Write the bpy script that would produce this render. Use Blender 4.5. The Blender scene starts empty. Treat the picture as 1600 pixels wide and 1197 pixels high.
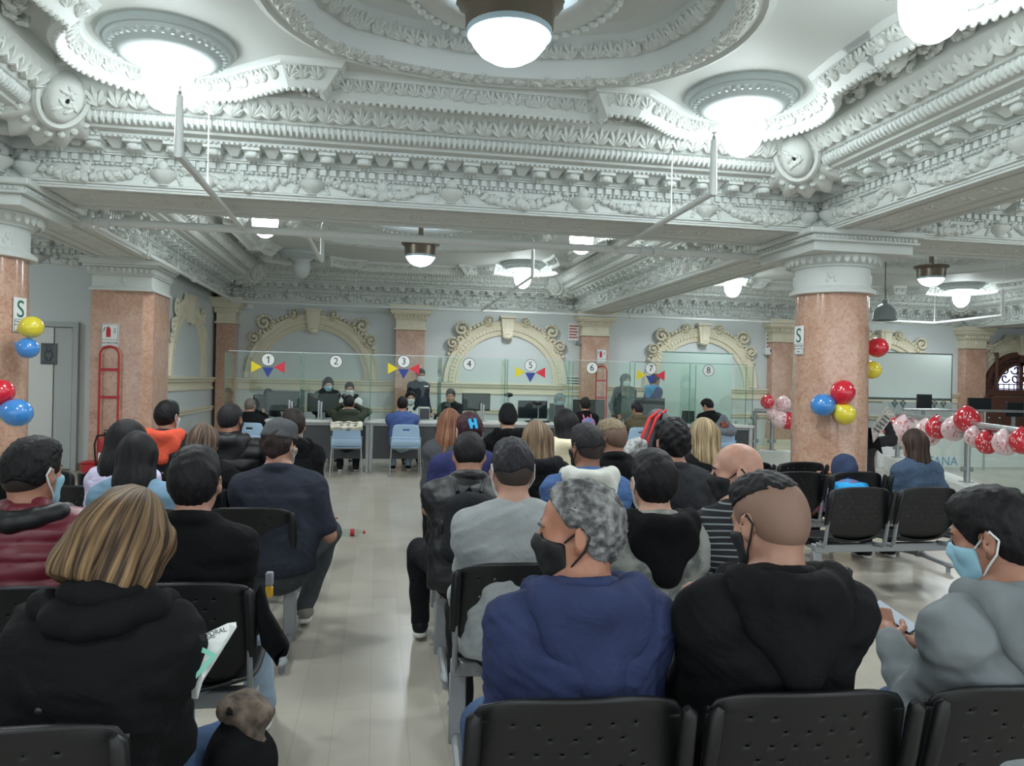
import bpy, math, random
import numpy as np
from mathutils import Vector, Matrix, Euler
from mathutils.geometry import tessellate_polygon

S = bpy.context.scene
COL = S.collection
PI = math.pi
# ------------------------------------------------------------------ camera
F_PX, EYE = 1200.0, 1.52
def _n(v):
    v = np.array(v, float); return v / np.linalg.norm(v)
_Y = _n((-210, 5.5, -1200)); _Z = np.array((.022, 1, .0007)); _Z = _n(_Z - _Y * _Z.dot(_Y)); _X = np.cross(_Y, _Z)
CAM = np.array([_X, _Y, _Z])
cam_d = bpy.data.cameras.new('camera'); cam = bpy.data.objects.new('camera', cam_d); COL.objects.link(cam)
cam_d.sensor_width = 36; cam_d.lens = 27.0; cam_d.clip_start = .05; cam_d.clip_end = 120
cam.matrix_world = Matrix(CAM.tolist()).to_4x4(); cam.location = (0, 0, EYE)
S.camera = cam
def ray(px, py): return CAM @ np.array([(px - 800) / F_PX, -(py - 598.5) / F_PX, -1.])
def atA(px, py, a): return ray(px, py) * a + np.array([0, 0, EYE])
def atY(px, py, Y): d = ray(px, py); return d * (Y / d[1]) + np.array([0, 0, EYE])
def atX(px, py, X): d = ray(px, py); return d * (X / d[0]) + np.array([0, 0, EYE])
def atZ(px, py, Z): d = ray(px, py); return d * ((Z - EYE) / d[2]) + np.array([0, 0, EYE])
# ------------------------------------------------------------------ light and exposure
w = bpy.data.worlds.new('world'); S.world = w; w.use_nodes = True
w.node_tree.nodes['Background'].inputs[0].default_value = (.88, .96, 1.0, 1)
w.node_tree.nodes['Background'].inputs[1].default_value = 1.15
GLOW = 15.0            # emission of the lit lamp globes
S.view_settings.view_transform = 'Standard'; S.view_settings.look = 'None'
S.view_settings.gamma = 1; S.view_settings.exposure = .50
S.cycles.use_denoising = True
S.cycles.max_bounces = 8; S.cycles.transparent_max_bounces = 16
S.cycles.caustics_reflective = False; S.cycles.caustics_refractive = False
S.cycles.sample_clamp_indirect = 6.0
rng = random.Random(7)
# ------------------------------------------------------------------ mesh helpers
def tag(o, label=None, cat=None, group=None, kind=None):
    if label: o['label'] = label
    if cat: o['category'] = cat
    if group: o['group'] = group
    if kind: o['kind'] = kind
    return o
def thing(name, label, cat, loc=(0, 0, 0), rz=0., group=None):
    o = bpy.data.objects.new(name, None); COL.objects.link(o)
    o.empty_display_size = .1
    o.location = tuple(float(v) for v in loc); o.rotation_euler = (0, 0, rz)
    return tag(o, label, cat, group)
def copy_tree(o, parent=None):
    c = o.copy(); COL.objects.link(c)
    if parent is not None: c.parent = parent
    for ch in o.children: copy_tree(ch, c)
    return c
def rot_to(d):
    return np.array(Vector(d).to_track_quat('Z', 'Y').to_matrix())
def rz3(a):
    c, s = math.cos(a), math.sin(a); return np.array([[c, -s, 0], [s, c, 0], [0, 0, 1.]])
def rx3(a):
    c, s = math.cos(a), math.sin(a); return np.array([[1, 0, 0], [0, c, -s], [0, s, c]])
def ry3(a):
    c, s = math.cos(a), math.sin(a); return np.array([[c, 0, s], [0, 1, 0], [-s, 0, c]])
class MB:
    def __init__(s): s.v = []; s.f = []; s.m = []; s.n = 0; s.mi = 0
    def add(s, v, f, R=None, t=None):
        v = np.asarray(v, float).reshape(-1, 3)
        if R is not None: v = v @ np.asarray(R).T
        if t is not None: v = v + np.asarray(t, float)
        k = s.n
        s.v.append(v); s.f += [tuple(i + k for i in q) for q in f]; s.m += [s.mi] * len(f); s.n += len(v)
        return s
    def box(s, x0, x1, y0, y1, z0, z1, b=0., R=None, t=None):
        if b <= 0:
            v = [(x, y, z) for z in (z0, z1) for y in (y0, y1) for x in (x0, x1)]
            f = [(0, 2, 3, 1), (4, 5, 7, 6), (0, 1, 5, 4), (2, 6, 7, 3), (0, 4, 6, 2), (1, 3, 7, 5)]
            return s.add(v, f, R, t)
        b = min(b, (x1 - x0) * .49, (y1 - y0) * .49, (z1 - z0) * .49)
        v = []; idx = {}
        for iz, z in enumerate((z0, z1)):
            for iy, y in enumerate((y0, y1)):
                for ix, x in enumerate((x0, x1)):
                    sx, sy, sz = (1, -1)[ix], (1, -1)[iy], (1, -1)[iz]
                    for a, off in enumerate(((0, b * sy, b * sz), (b * sx, 0, b * sz), (b * sx, b * sy, 0))):
                        idx[ix, iy, iz, a] = len(v); v.append((x + off[0], y + off[1], z + off[2]))
        f = []
        g = lambda a, k, u, w_: idx[{0: (k, u, w_), 1: (u, k, w_), 2: (u, w_, k)}[a] + (a,)]
        for a in range(3):
            for k in (0, 1):
                q = [g(a, k, 0, 0), g(a, k, 1, 0), g(a, k, 1, 1), g(a, k, 0, 1)]
                f.append(q)
        for ix in (0, 1):
            for iy in (0, 1): f.append([idx[ix, iy, 0, 0], idx[ix, iy, 1, 0], idx[ix, iy, 1, 1], idx[ix, iy, 0, 1]])
            for iz in (0, 1): f.append([idx[ix, 0, iz, 0], idx[ix, 1, iz, 0], idx[ix, 1, iz, 2], idx[ix, 0, iz, 2]])
        for iy in (0, 1):
            for iz in (0, 1): f.append([idx[0, iy, iz, 1], idx[1, iy, iz, 1], idx[1, iy, iz, 2], idx[0, iy, iz, 2]])
        for ix in (0, 1):
            for iy in (0, 1):
                for iz in (0, 1): f.append([idx[ix, iy, iz, a] for a in range(3)])
        # orient outward
        c = np.array([(x0 + x1) / 2, (y0 + y1) / 2, (z0 + z1) / 2]); va = np.array(v); ff = []
        for q in f:
            p = va[q]; nn = np.cross(p[1] - p[0], p[2] - p[0])
            ff.append(tuple(q) if nn.dot(p.mean(0) - c) > 0 else tuple(q[::-1]))
        return s.add(v, ff, R, t)
    def ell(s, c, r, seg=12, rings=8, R=None):
        if not hasattr(r, '__len__'): r = (r, r, r)
        v = [(0, 0, -1)]
        for i in range(1, rings):
            a = -PI / 2 + PI * i / rings
            for j in range(seg):
                b = 2 * PI * j / seg; v.append((math.cos(a) * math.cos(b), math.cos(a) * math.sin(b), math.sin(a)))
        v.append((0, 0, 1)); L = len(v) - 1; f = []
        for j in range(seg):
            k = (j + 1) % seg
            f.append((0, 1 + k, 1 + j)); f.append((L, L - seg + j, L - seg + k))
            for i in range(rings - 2):
                a = 1 + i * seg; f.append((a + j, a + k, a + seg + k, a + seg + j))
        return s.add(np.array(v) * np.array(r), f, R, c)
    def tube(s, pts, r, n=8, cap=True, flat=None):
        P = [np.array(p, float) for p in pts]; m = len(P)
        rr = r if hasattr(r, '__len__') else [r] * m
        T = []
        for i in range(m):
            d = P[min(i + 1, m - 1)] - P[max(i - 1, 0)]
            if 0 < i < m - 1:
                d = _n(P[i + 1] - P[i]) + _n(P[i] - P[i - 1])
            T.append(_n(d))
        up = np.array([0, 0, 1.]) if abs(T[0][2]) < .9 else np.array([0, 1., 0])
        u = _n(np.cross(up, T[0])); v = []; f = []
        for i in range(m):
            u = _n(u - T[i] * u.dot(T[i])); w_ = np.cross(T[i], u)
            k = 1.
            if 0 < i < m - 1:
                k = 1 / max(.5, T[i].dot(_n(P[i + 1] - P[i])))
            for j in range(n):
                a = 2 * PI * j / n
                v.append(P[i] + (u * math.cos(a) * (flat or 1) + w_ * math.sin(a)) * rr[i] * (k if k < 1.5 else 1.5))
        for i in range(m - 1):
            for j in range(n):
                k = (j + 1) % n; f.append((i * n + j, i * n + k, (i + 1) * n + k, (i + 1) * n + j))
        if cap: f.append(tuple(range(n - 1, -1, -1))); f.append(tuple((m - 1) * n + j for j in range(n)))
        return s.add(v, f)
    def lathe(s, prof, n=24, c=(0, 0, 0), R=None, flute=0, amp=0., cap=True):
        v = []; f = []; m = len(prof)
        for r, z in prof:
            for j in range(n):
                a = 2 * PI * j / n; q = r * (1 + amp * math.cos(flute * a)) if flute else r
                v.append((q * math.cos(a), q * math.sin(a), z))
        for i in range(m - 1):
            for j in range(n):
                k = (j + 1) % n; f.append((i * n + j, i * n + k, (i + 1) * n + k, (i + 1) * n + j))
        if cap:
            if prof[0][0] > 1e-4: f.append(tuple(range(n - 1, -1, -1)))
            if prof[-1][0] > 1e-4: f.append(tuple((m - 1) * n + j for j in range(n)))
        return s.add(v, f, R, c)
    def prism(s, poly, d, R=None, t=None):
        """polygon in local XY extruded from z=0 to z=d"""
        n = len(poly); v = [(x, y, 0) for x, y in poly] + [(x, y, d) for x, y in poly]
        tri = tessellate_polygon([[Vector((x, y, 0)) for x, y in poly]])
        f = [tuple(t_[::-1]) for t_ in tri] + [tuple(i + n for i in t_) for t_ in tri]
        ar = sum(poly[i][0] * poly[(i + 1) % n][1] - poly[(i + 1) % n][0] * poly[i][1] for i in range(n))
        # tessellate may flip: orient by area sign
        a, b, c_ = [np.array(poly[i]) for i in tri[0]]
        if (b - a)[0] * (c_ - a)[1] - (b - a)[1] * (c_ - a)[0] < 0: f = [q[::-1] for q in f]
        for i in range(n):
            k = (i + 1) % n; q = (i, k, n + k, n + i); f.append(q if ar > 0 else q[::-1])
        return s.add(v, f, R, t)
    def sweep(s, path, prof, closed=True, mask=None):
        """path: list of (x,y); prof: (offset to the left of travel, z)"""
        P = [np.array(p, float) for p in path]; m = len(P); k = len(prof); N = []
        for i in range(m):
            a = P[i] - P[i - 1] if (closed or i > 0) else P[i + 1] - P[i]
            b = P[(i + 1) % m] - P[i] if (closed or i < m - 1) else P[i] - P[i - 1]
            a = _n(a); b = _n(b); na = np.array([-a[1], a[0]]); nb = np.array([-b[1], b[0]])
            q = na + nb; q = q / max(1e-6, q.dot(na)) if np.linalg.norm(q) > 1e-3 else na
            if np.linalg.norm(q) > 2.2: q = q / np.linalg.norm(q) * 2.2
            N.append(q)
        v = [(P[i][0] + N[i][0] * o, P[i][1] + N[i][1] * o, z) for i in range(m) for o, z in prof]; f = []
        for i in range(m if closed else m - 1):
            if mask and not mask[i]: continue
            j = (i + 1) % m
            for q in range(k - 1): f.append((i * k + q, i * k + q + 1, j * k + q + 1, j * k + q))
        return s.add(v, f)
    def fan(s, tmpl, mats):
        """many copies of a template (v,f) by (R,t)"""
        tv, tf = np.asarray(tmpl[0], float), tmpl[1]
        for R, t in mats: s.add(tv, tf, R, t)
        return s
    def build(s, name, mat, parent=None, smooth=40, kind=None):
        me = bpy.data.meshes.new(name)
        v = np.concatenate(s.v) if s.v else np.zeros((0, 3))
        me.from_pydata(v.tolist(), [], s.f)
        for m_ in (mat if isinstance(mat, (list, tuple)) else [mat]): me.materials.append(m_)
        if isinstance(mat, (list, tuple)): me.polygons.foreach_set('material_index', s.m)
        if smooth:
            me.polygons.foreach_set('use_smooth', [True] * len(me.polygons))
            me.set_sharp_from_angle(angle=math.radians(smooth))
        me.update()
        o = bpy.data.objects.new(name, me); COL.objects.link(o)
        if parent is not None: o.parent = parent
        if kind: o['kind'] = kind
        return o
def one(fn, name, mat, parent=None, smooth=40, kind=None):
    m = MB(); fn(m); return m.build(name, mat, parent, smooth, kind)
def arr(*a): return np.array(a, float)
# ------------------------------------------------------------------ materials
def lin(c):
    return tuple(((v / 255) / 12.92 if v / 255 <= .04045 else ((v / 255 + .055) / 1.055) ** 2.4) for v in c) + (1,)
MATS = {}
def mat(name, rgb, rough=.6, metal=0., spec=None, bump=None, vary=None, emis=None, coat=0., sheen=0., mapscale=None, alpha=None):
    """bump=(scale, strength, dist)  vary=(scale, rgb2, lo, hi)  mapscale stretches the noise"""
    if name in MATS: return MATS[name]
    m = bpy.data.materials.new(name); m.use_nodes = True; nt = m.node_tree; N = nt.nodes; L = nt.links
    b = N['Principled BSDF']; b.inputs['Base Color'].default_value = lin(rgb)
    b.inputs['Roughness'].default_value = rough; b.inputs['Metallic'].default_value = metal
    if spec is not None: b.inputs['Specular IOR Level'].default_value = spec
    if coat: b.inputs['Coat Weight'].default_value = coat; b.inputs['Coat Roughness'].default_value = .08
    if sheen: b.inputs['Sheen Weight'].default_value = sheen
    src = None
    if vary or bump:
        tc = N.new('ShaderNodeTexCoord'); mp = N.new('ShaderNodeMapping'); L.new(tc.outputs['Object'], mp.inputs['Vector'])
        if mapscale: mp.inputs['Scale'].default_value = mapscale
        src = mp.outputs['Vector']
    if vary:
        t = N.new('ShaderNodeTexNoise'); t.inputs['Scale'].default_value = vary[0]; t.inputs['Detail'].default_value = 5
        L.new(src, t.inputs['Vector'])
        r = N.new('ShaderNodeValToRGB'); r.color_ramp.elements[0].position = vary[2]; r.color_ramp.elements[1].position = vary[3]
        r.color_ramp.elements[0].color = lin(rgb); r.color_ramp.elements[1].color = lin(vary[1])
        L.new(t.outputs['Fac'], r.inputs['Fac']); L.new(r.outputs['Color'], b.inputs['Base Color'])
    if bump:
        t = N.new('ShaderNodeTexNoise'); t.inputs['Scale'].default_value = bump[0]; t.inputs['Detail'].default_value = bump[3] if len(bump) > 3 else 4
        if len(bump) > 4: t.inputs['Distortion'].default_value = bump[4]
        L.new(src, t.inputs['Vector'])
        bp = N.new('ShaderNodeBump'); bp.inputs['Strength'].default_value = bump[1]; bp.inputs['Distance'].default_value = bump[2]
        L.new(t.outputs['Fac'], bp.inputs['Height']); L.new(bp.outputs['Normal'], b.inputs['Normal'])
    if emis: b.inputs['Emission Color'].default_value = lin(emis[0]); b.inputs['Emission Strength'].default_value = emis[1]
    if alpha is not None: b.inputs['Alpha'].default_value = alpha
    MATS[name] = m; return m
def glass(name, tint, refl=.12, rough=.0):
    if name in MATS: return MATS[name]
    m = bpy.data.materials.new(name); m.use_nodes = True; nt = m.node_tree; N = nt.nodes; L = nt.links
    N.remove(N['Principled BSDF']); out = N['Material Output']
    t = N.new('ShaderNodeBsdfTransparent'); t.inputs[0].default_value = lin(tint)
    g = N.new('ShaderNodeBsdfGlossy'); g.inputs['Roughness'].default_value = rough; g.inputs['Color'].default_value = (.9, 1, .97, 1)
    fr0 = N.new('ShaderNodeFresnel'); fr0.inputs['IOR'].default_value = 1.45
    ge = N.new('ShaderNodeNewGeometry'); fr = N.new('ShaderNodeMath'); fr.operation = 'MULTIPLY'; sb = N.new('ShaderNodeMath'); sb.operation = 'SUBTRACT'; sb.inputs[0].default_value = 1
    L.new(ge.outputs['Backfacing'], sb.inputs[1]); L.new(fr0.outputs[0], fr.inputs[0]); L.new(sb.outputs[0], fr.inputs[1])
    mx = N.new('ShaderNodeMixShader'); L.new(fr.outputs[0], mx.inputs[0]); L.new(t.outputs[0], mx.inputs[1]); L.new(g.outputs[0], mx.inputs[2])
    L.new(mx.outputs[0], out.inputs['Surface']); MATS[name] = m; return m
def stripes(name, c1, c2, scale, axis='Z', rough=.8, width=.5, bump=None):
    m = bpy.data.materials.new(name); m.use_nodes = True; nt = m.node_tree; N = nt.nodes; L = nt.links
    b = N['Principled BSDF']; b.inputs['Roughness'].default_value = rough
    tc = N.new('ShaderNodeTexCoord'); wv = N.new('ShaderNodeTexWave'); wv.bands_direction = axis
    wv.inputs['Scale'].default_value = scale; wv.inputs['Distortion'].default_value = .6; wv.inputs['Detail Scale'].default_value = .6
    L.new(tc.outputs['Object'], wv.inputs['Vector'])
    r = N.new('ShaderNodeValToRGB'); r.color_ramp.elements[0].position = width; r.color_ramp.elements[1].position = width + .04
    r.color_ramp.elements[0].color = lin(c1); r.color_ramp.elements[1].color = lin(c2)
    L.new(wv.outputs['Fac'], r.inputs['Fac']); L.new(r.outputs['Color'], b.inputs['Base Color']); return m
PLASTER = mat('painted_plaster', (214, 219, 216), .62, bump=(9, .10, .01))
CARVED = mat('carved_plaster', (212, 216, 212), .65, bump=(38, .35, .012))
CREAM = mat('cream_plaster', (224, 217, 194), .6, bump=(30, .25, .008))
WALLM = mat('grey_wall_paint', (208, 215, 216), .6, bump=(12, .05, .005))
SHADEW = mat('door_white_paint', (216, 220, 217), .45)
STEEL = mat('brushed_steel', (170, 174, 176), .32, .9)
GREYM = mat('grey_powder_coat', (150, 153, 157), .45, .3)
BLACKP = mat('black_plastic', (15, 16, 18), .45, bump=(120, .10, .002))
DARKP = mat('dark_screen_plastic', (22, 25, 30), .25)
SCREEN = mat('monitor_screen', (16, 22, 32), .12)
WHITEP = mat('white_pipe_paint', (222, 226, 224), .4)
REDP = mat('red_paint', (176, 36, 44), .4)
GLASS = glass('clear_green_glass', (247, 252, 249))
EDGE = mat('glass_edge', (84, 128, 116), .2)
RIM = mat('aluminium_rim', (205, 212, 212), .35, .5)
LIT = mat('lit_opal_glass', (255, 255, 255), .4, emis=((240, 250, 252), GLOW))
LITC = mat('lit_blue_opal_glass', (255, 255, 255), .4, emis=((214, 236, 255), GLOW * .55))
UNLIT = mat('unlit_opal_glass', (205, 212, 212), .25)
def marble():
    m = mat('pink_marble', (196, 158, 138), .16, vary=(5.0, (206, 172, 152), .35, .68), coat=.4)
    nt = m.node_tree; N = nt.nodes; L = nt.links; b = N['Principled BSDF']
    tc = N.new('ShaderNodeTexCoord'); t = N.new('ShaderNodeTexNoise'); t.inputs['Scale'].default_value = 22; t.inputs['Detail'].default_value = 8
    t.inputs['Distortion'].default_value = 1.2
    L.new(tc.outputs['Object'], t.inputs['Vector'])
    r = N.new('ShaderNodeValToRGB'); r.color_ramp.elements[0].position = .42; r.color_ramp.elements[1].position = .72
    r.color_ramp.elements[0].color = (1, 1, 1, 1); r.color_ramp.elements[1].color = lin((226, 206, 192))
    L.new(t.outputs['Fac'], r.inputs['Fac'])
    mx = N.new('ShaderNodeMix'); mx.data_type = 'RGBA'; mx.blend_type = 'MULTIPLY'; mx.inputs[0].default_value = 1
    old = b.inputs['Base Color'].links[0].from_socket
    L.new(old, mx.inputs[6]); L.new(r.outputs['Color'], mx.inputs[7]); L.new(mx.outputs[2], b.inputs['Base Color'])
    return m
MARBLE = marble()
def floor_mat():
    m = bpy.data.materials.new('vinyl_plank_floor'); m.use_nodes = True; nt = m.node_tree; N = nt.nodes; L = nt.links
    b = N['Principled BSDF']; b.inputs['Roughness'].default_value = .22
    tc = N.new('ShaderNodeTexCoord'); mp = N.new('ShaderNodeMapping'); mp.inputs['Rotation'].default_value = (0, 0, PI / 2)
    L.new(tc.outputs['Object'], mp.inputs['Vector'])
    br = N.new('ShaderNodeTexBrick'); br.inputs['Scale'].default_value = 1; br.inputs['Brick Width'].default_value = 1.2
    br.inputs['Row Height'].default_value = .16; br.inputs['Mortar Size'].default_value = .0015
    br.inputs['Color1'].default_value = lin((178, 172, 159)); br.inputs['Color2'].default_value = lin((186, 180, 168)); br.inputs['Mortar'].default_value = lin((168, 162, 150))
    L.new(mp.outputs[0], br.inputs['Vector'])
    no = N.new('ShaderNodeTexNoise'); no.inputs['Scale'].default_value = 2.2; no.inputs['Detail'].default_value = 3
    mp2 = N.new('ShaderNodeMapping'); mp2.inputs['Location'].default_value = (3.3, 1.7, .37); L.new(tc.outputs['Object'], mp2.inputs['Vector']); L.new(mp2.outputs[0], no.inputs['Vector'])
    r = N.new('ShaderNodeMapRange'); r.inputs[3].default_value = .86; r.inputs[4].default_value = 1.06; L.new(no.outputs['Fac'], r.inputs[0])
    mx = N.new('ShaderNodeMix'); mx.data_type = 'RGBA'; mx.blend_type = 'MULTIPLY'; mx.inputs[0].default_value = 1
    L.new(br.outputs['Color'], mx.inputs[6]); L.new(r.outputs[0], mx.inputs[7]); L.new(mx.outputs[2], b.inputs['Base Color'])
    b.inputs['Roughness'].default_value = .25
    return m
def text_obj(txt, size, mtl, name, parent, loc, R, depth=.0008, align='CENTER', sx=1.):
    c = bpy.data.curves.new(name, 'FONT'); c.body = txt; c.size = size; c.align_x = align; c.align_y = 'CENTER'; c.extrude = depth
    o = bpy.data.objects.new(name, c); COL.objects.link(o)
    dg = bpy.context.evaluated_depsgraph_get(); me = bpy.data.meshes.new_from_object(o.evaluated_get(dg))
    COL.objects.unlink(o); bpy.data.objects.remove(o)
    v = np.zeros(len(me.vertices) * 3); me.vertices.foreach_get('co', v); v = v.reshape(-1, 3); v[:, 0] *= sx
    v = v @ np.asarray(R).T + np.asarray(loc); me.vertices.foreach_set('co', v.ravel()); me.materials.append(mtl); me.update()
    ob = bpy.data.objects.new(name, me); COL.objects.link(ob)
    if parent is not None: ob.parent = parent
    return ob
INK = mat('black_ink', (30, 33, 38), .6)
PAPER = mat('white_card', (232, 235, 234), .6)
FACE_CAM = np.array([[1, 0, 0], [0, 0, -1], [0, 1, 0]], float)   # XY lettering stood upright, reading from -Y
# ================================================================== the room
ZS, ZC = 3.16, 3.95                      # beam soffit, ceiling
XL0, XL1, XR0, XR1 = -3.95, -3.2, 4.5, 5.25
YN, YF0, YF1, YB = 2.2, 7.3, 8.2, 17.2
one(lambda m: m.box(-9, 22, -5, 18, -.1, 0), 'floor', floor_mat(), None, 0, 'structure')
def wall(name, *b, mtl=None): return one(lambda m: m.box(*b), name, mtl or WALLM, None, 0, 'structure')
wall('wall_back', -3.6, 22, YB, YB + .2, 0, 4.3)
wall('wall_left', -3.6, -3.4, 12.68, YB, 0, 4.3)
wall('wall_recess', -9, -3.6, 13.0, 13.2, 0, 4.3)
wall('wall_outer_left', -9.2, -9, -5, 13.2, 0, 4.3)
wall('wall_right', 22, 22.2, -5, 17.4, 0, 4.3)
def beam(x0, x1, y0, y1):
    o = one(lambda m: m.box(x0, x1, y0, y1, ZS, 4.25), 'ceiling_beam', PLASTER, None, 0, 'structure')
    m = MB(); w = .055
    for d, h in ((.0, .02), (.16, .012)):                                        # mouldings on the soffit
        for q in ((x0 + d, x1 - d, y0 + d, y0 + d + w), (x0 + d, x1 - d, y1 - d - w, y1 - d), (x0 + d, x0 + d + w, y0 + d, y1 - d), (x1 - d - w, x1 - d, y0 + d, y1 - d)):
            m.box(q[0], q[1], q[2], q[3], ZS - h, ZS + .01)
    long_x = (x1 - x0) > (y1 - y0); n = int((max(x1 - x0, y1 - y0)) / .34)
    for i in range(n):                                                           # running scroll down the middle of the soffit
        s = .17 + i * .34; c = (x0 + s, (y0 + y1) / 2) if long_x else ((x0 + x1) / 2, y0 + s)
        for k in range(7):
            a = k * 1.05 + i; r = .03 + .012 * k
            m.ell((c[0] + r * math.cos(a), c[1] + r * math.sin(a), ZS), (.034, .024, .014), 6, 4, rz3(a))
    m.build('soffit_moulding', CARVED, o, 35)
    return o
beam(-9, 22, YF0, YF1); beam(-9, 22, YN - .9, YN)
beam(XR0, XR1, YN, YF0); beam(XR0, XR1, YF1, YB); beam(XL0, XL1, YN, YF0); beam(XL0, XL1, YF1, 13.0)
beam(14.6, 15.35, YF1, YB); beam(14.6, 15.35, YN, YF0)
# ---- ceiling with sunk rosettes
def arc(c, r, a0, a1, n): return [(c[0] + r * math.cos(a0 + (a1 - a0) * i / n), c[1] + r * math.sin(a0 + (a1 - a0) * i / n)) for i in range(n + 1)]
def quatrefoil(cx, cy, s):
    hx, hy = 1.165 * s, .95 * s; P = []
    def bulge(p, q, sag, n=14):
        p, q = arr(*p), arr(*q); d = q - p; L = np.linalg.norm(d); nn = arr(d[1], -d[0]) / L
        R = (L * L / 4 + sag * sag) / (2 * sag); c = (p + q) / 2 - nn * (R - sag); a0 = math.atan2(*(p - c)[::-1]); a1 = math.atan2(*(q - c)[::-1])
        if a1 < a0: a1 += 2 * PI
        return arc(c, R, a0, a1, n)[:-1]
    k = [(cx + hx, cy - hy), (cx + hx, cy + hy), (cx - hx, cy + hy), (cx - hx, cy - hy)]
    P += bulge(k[0], k[1], .45 * s); P += bulge(k[1], k[2], .27 * s); P += bulge(k[2], k[3], .45 * s); P += bulge(k[3], k[0], .27 * s)
    return P
ROSE = [quatrefoil(.82, 4.9, 1.0), quatrefoil(.66, 12.6, 1.35), arc((10.0, 12.4), 1.9, 0, 2 * PI * 47 / 48, 47)]
def ceil_fn(m):
    def plate(outer, holes):
        loops = [[Vector((x, y, 0)) for x, y in outer]] + [[Vector((x, y, 0)) for x, y in h[::-1]] for h in holes]
        pts = [p for l in loops for p in l]; m.add([(p.x, p.y, ZC) for p in pts], [tuple(t) for t in tessellate_polygon(loops)])
    plate([(-9, YN), (22, YN), (22, YF0 + .2), (-9, YF0 + .2)], [ROSE[0]])
    plate([(-9, YF0 + .2), (6, YF0 + .2), (6, 18), (-9, 18)], [ROSE[1]])
    plate([(6, YF0 + .2), (22, YF0 + .2), (22, 18), (6, 18)], [ROSE[2]])
    m.box(-9, 22, -5, YN - .6, ZC, ZC + .1)
one(ceil_fn, 'ceiling', PLASTER, None, 0, 'structure')
TRIM = [0]
def trim_name(): TRIM[0] += 1; return 'trim_%d' % TRIM[0]
def leaf_tmpl(s=1.):
    m = MB()
    for a, l in ((-.9, .6), (-.45, .85), (0, 1.), (.45, .85), (.9, .6)):
        R = ry3(a); m.ell(R @ arr(0, 0, .05 * l * s), (.016 * s, .02 * s, .055 * l * s), 5, 4, R)
    m.ell((0, -.012 * s, .01 * s), (.025 * s, .025 * s, .02 * s), 5, 4)
    return np.concatenate(m.v), m.f
def ell_tmpl(r, seg=6, rg=5):
    m = MB(); m.ell((0, 0, 0), r, seg, rg); return np.concatenate(m.v), m.f
def box_tmpl(x, y, z):
    m = MB(); m.box(-x / 2, x / 2, -y / 2, y / 2, -z / 2, z / 2); return np.concatenate(m.v), m.f
def row(m, tmpl, path, sp, off, z, tilt=0., phase=.5, closed=True, inward=True, jig=0):
    """repeat a template along a path; its +Y faces into the room"""
    P = [arr(*p) for p in path]; n = len(P)
    for i in range(n if closed else n - 1):
        a, b = P[i], P[(i + 1) % n]; d = b - a; L = np.linalg.norm(d)
        if L < 1e-4: continue
        t = d / L; nn = arr(-t[1], t[0]); k = max(1, round(L / sp))
        if L < sp * .6: continue
        R = np.column_stack([arr(t[0], t[1], 0), arr(nn[0], nn[1], 0), arr(0, 0, 1)]) @ rx3(tilt)
        for j in range(k):
            p = a + t * L * (j + phase) / k + nn * off
            m.add(tmpl[0], tmpl[1], R @ (ry3(rng.uniform(-jig, jig)) if jig else np.eye(3)), (p[0], p[1], z))
def resample(path, sp, closed=True):
    P = [arr(*p) for p in path]; 
    if closed: P = P + [P[0]]
    L = [0]
    for i in range(len(P) - 1): L.append(L[-1] + np.linalg.norm(P[i + 1] - P[i]))
    n = max(3, round(L[-1] / sp)); out = []
    for k in range(n if closed else n + 1):
        s = L[-1] * k / n; i = min(max(0, np.searchsorted(L, s, side='right') - 1), len(P) - 2)
        q = (s - L[i]) / max(1e-9, L[i + 1] - L[i]); out.append(tuple(P[i] + (P[i + 1] - P[i]) * q))
    return out
ENT = [(0, 3.162), (.008, 3.162), (.008, 3.185), (.03, 3.19), (.03, 3.205), (.014, 3.215), (.008, 3.225), (.008, 3.395), (.025, 3.40), (.03, 3.415), (.03, 3.48), (.07, 3.485),
       (.07, 3.50), (.085, 3.505), (.085, 3.595), (.28, 3.60), (.30, 3.615), (.30, 3.635), (.40, 3.64), (.41, 3.66), (.44, 3.665), (.50, 3.69), (.515, 3.72), (.50, 3.735),
       (.53, 3.74), (.56, 3.765), (.60, 3.80), (.68, 3.835), (.70, 3.85), (.72, 3.86), (.72, 3.95)]
def zz(z): return float(np.interp(z, (3.162, 3.62, 3.72, 3.80, 3.95), (3.162, 3.552, 3.655, 3.745, 3.95)))
ENT = [(o_, zz(z_)) for o_, z_ in ENT]
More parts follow.
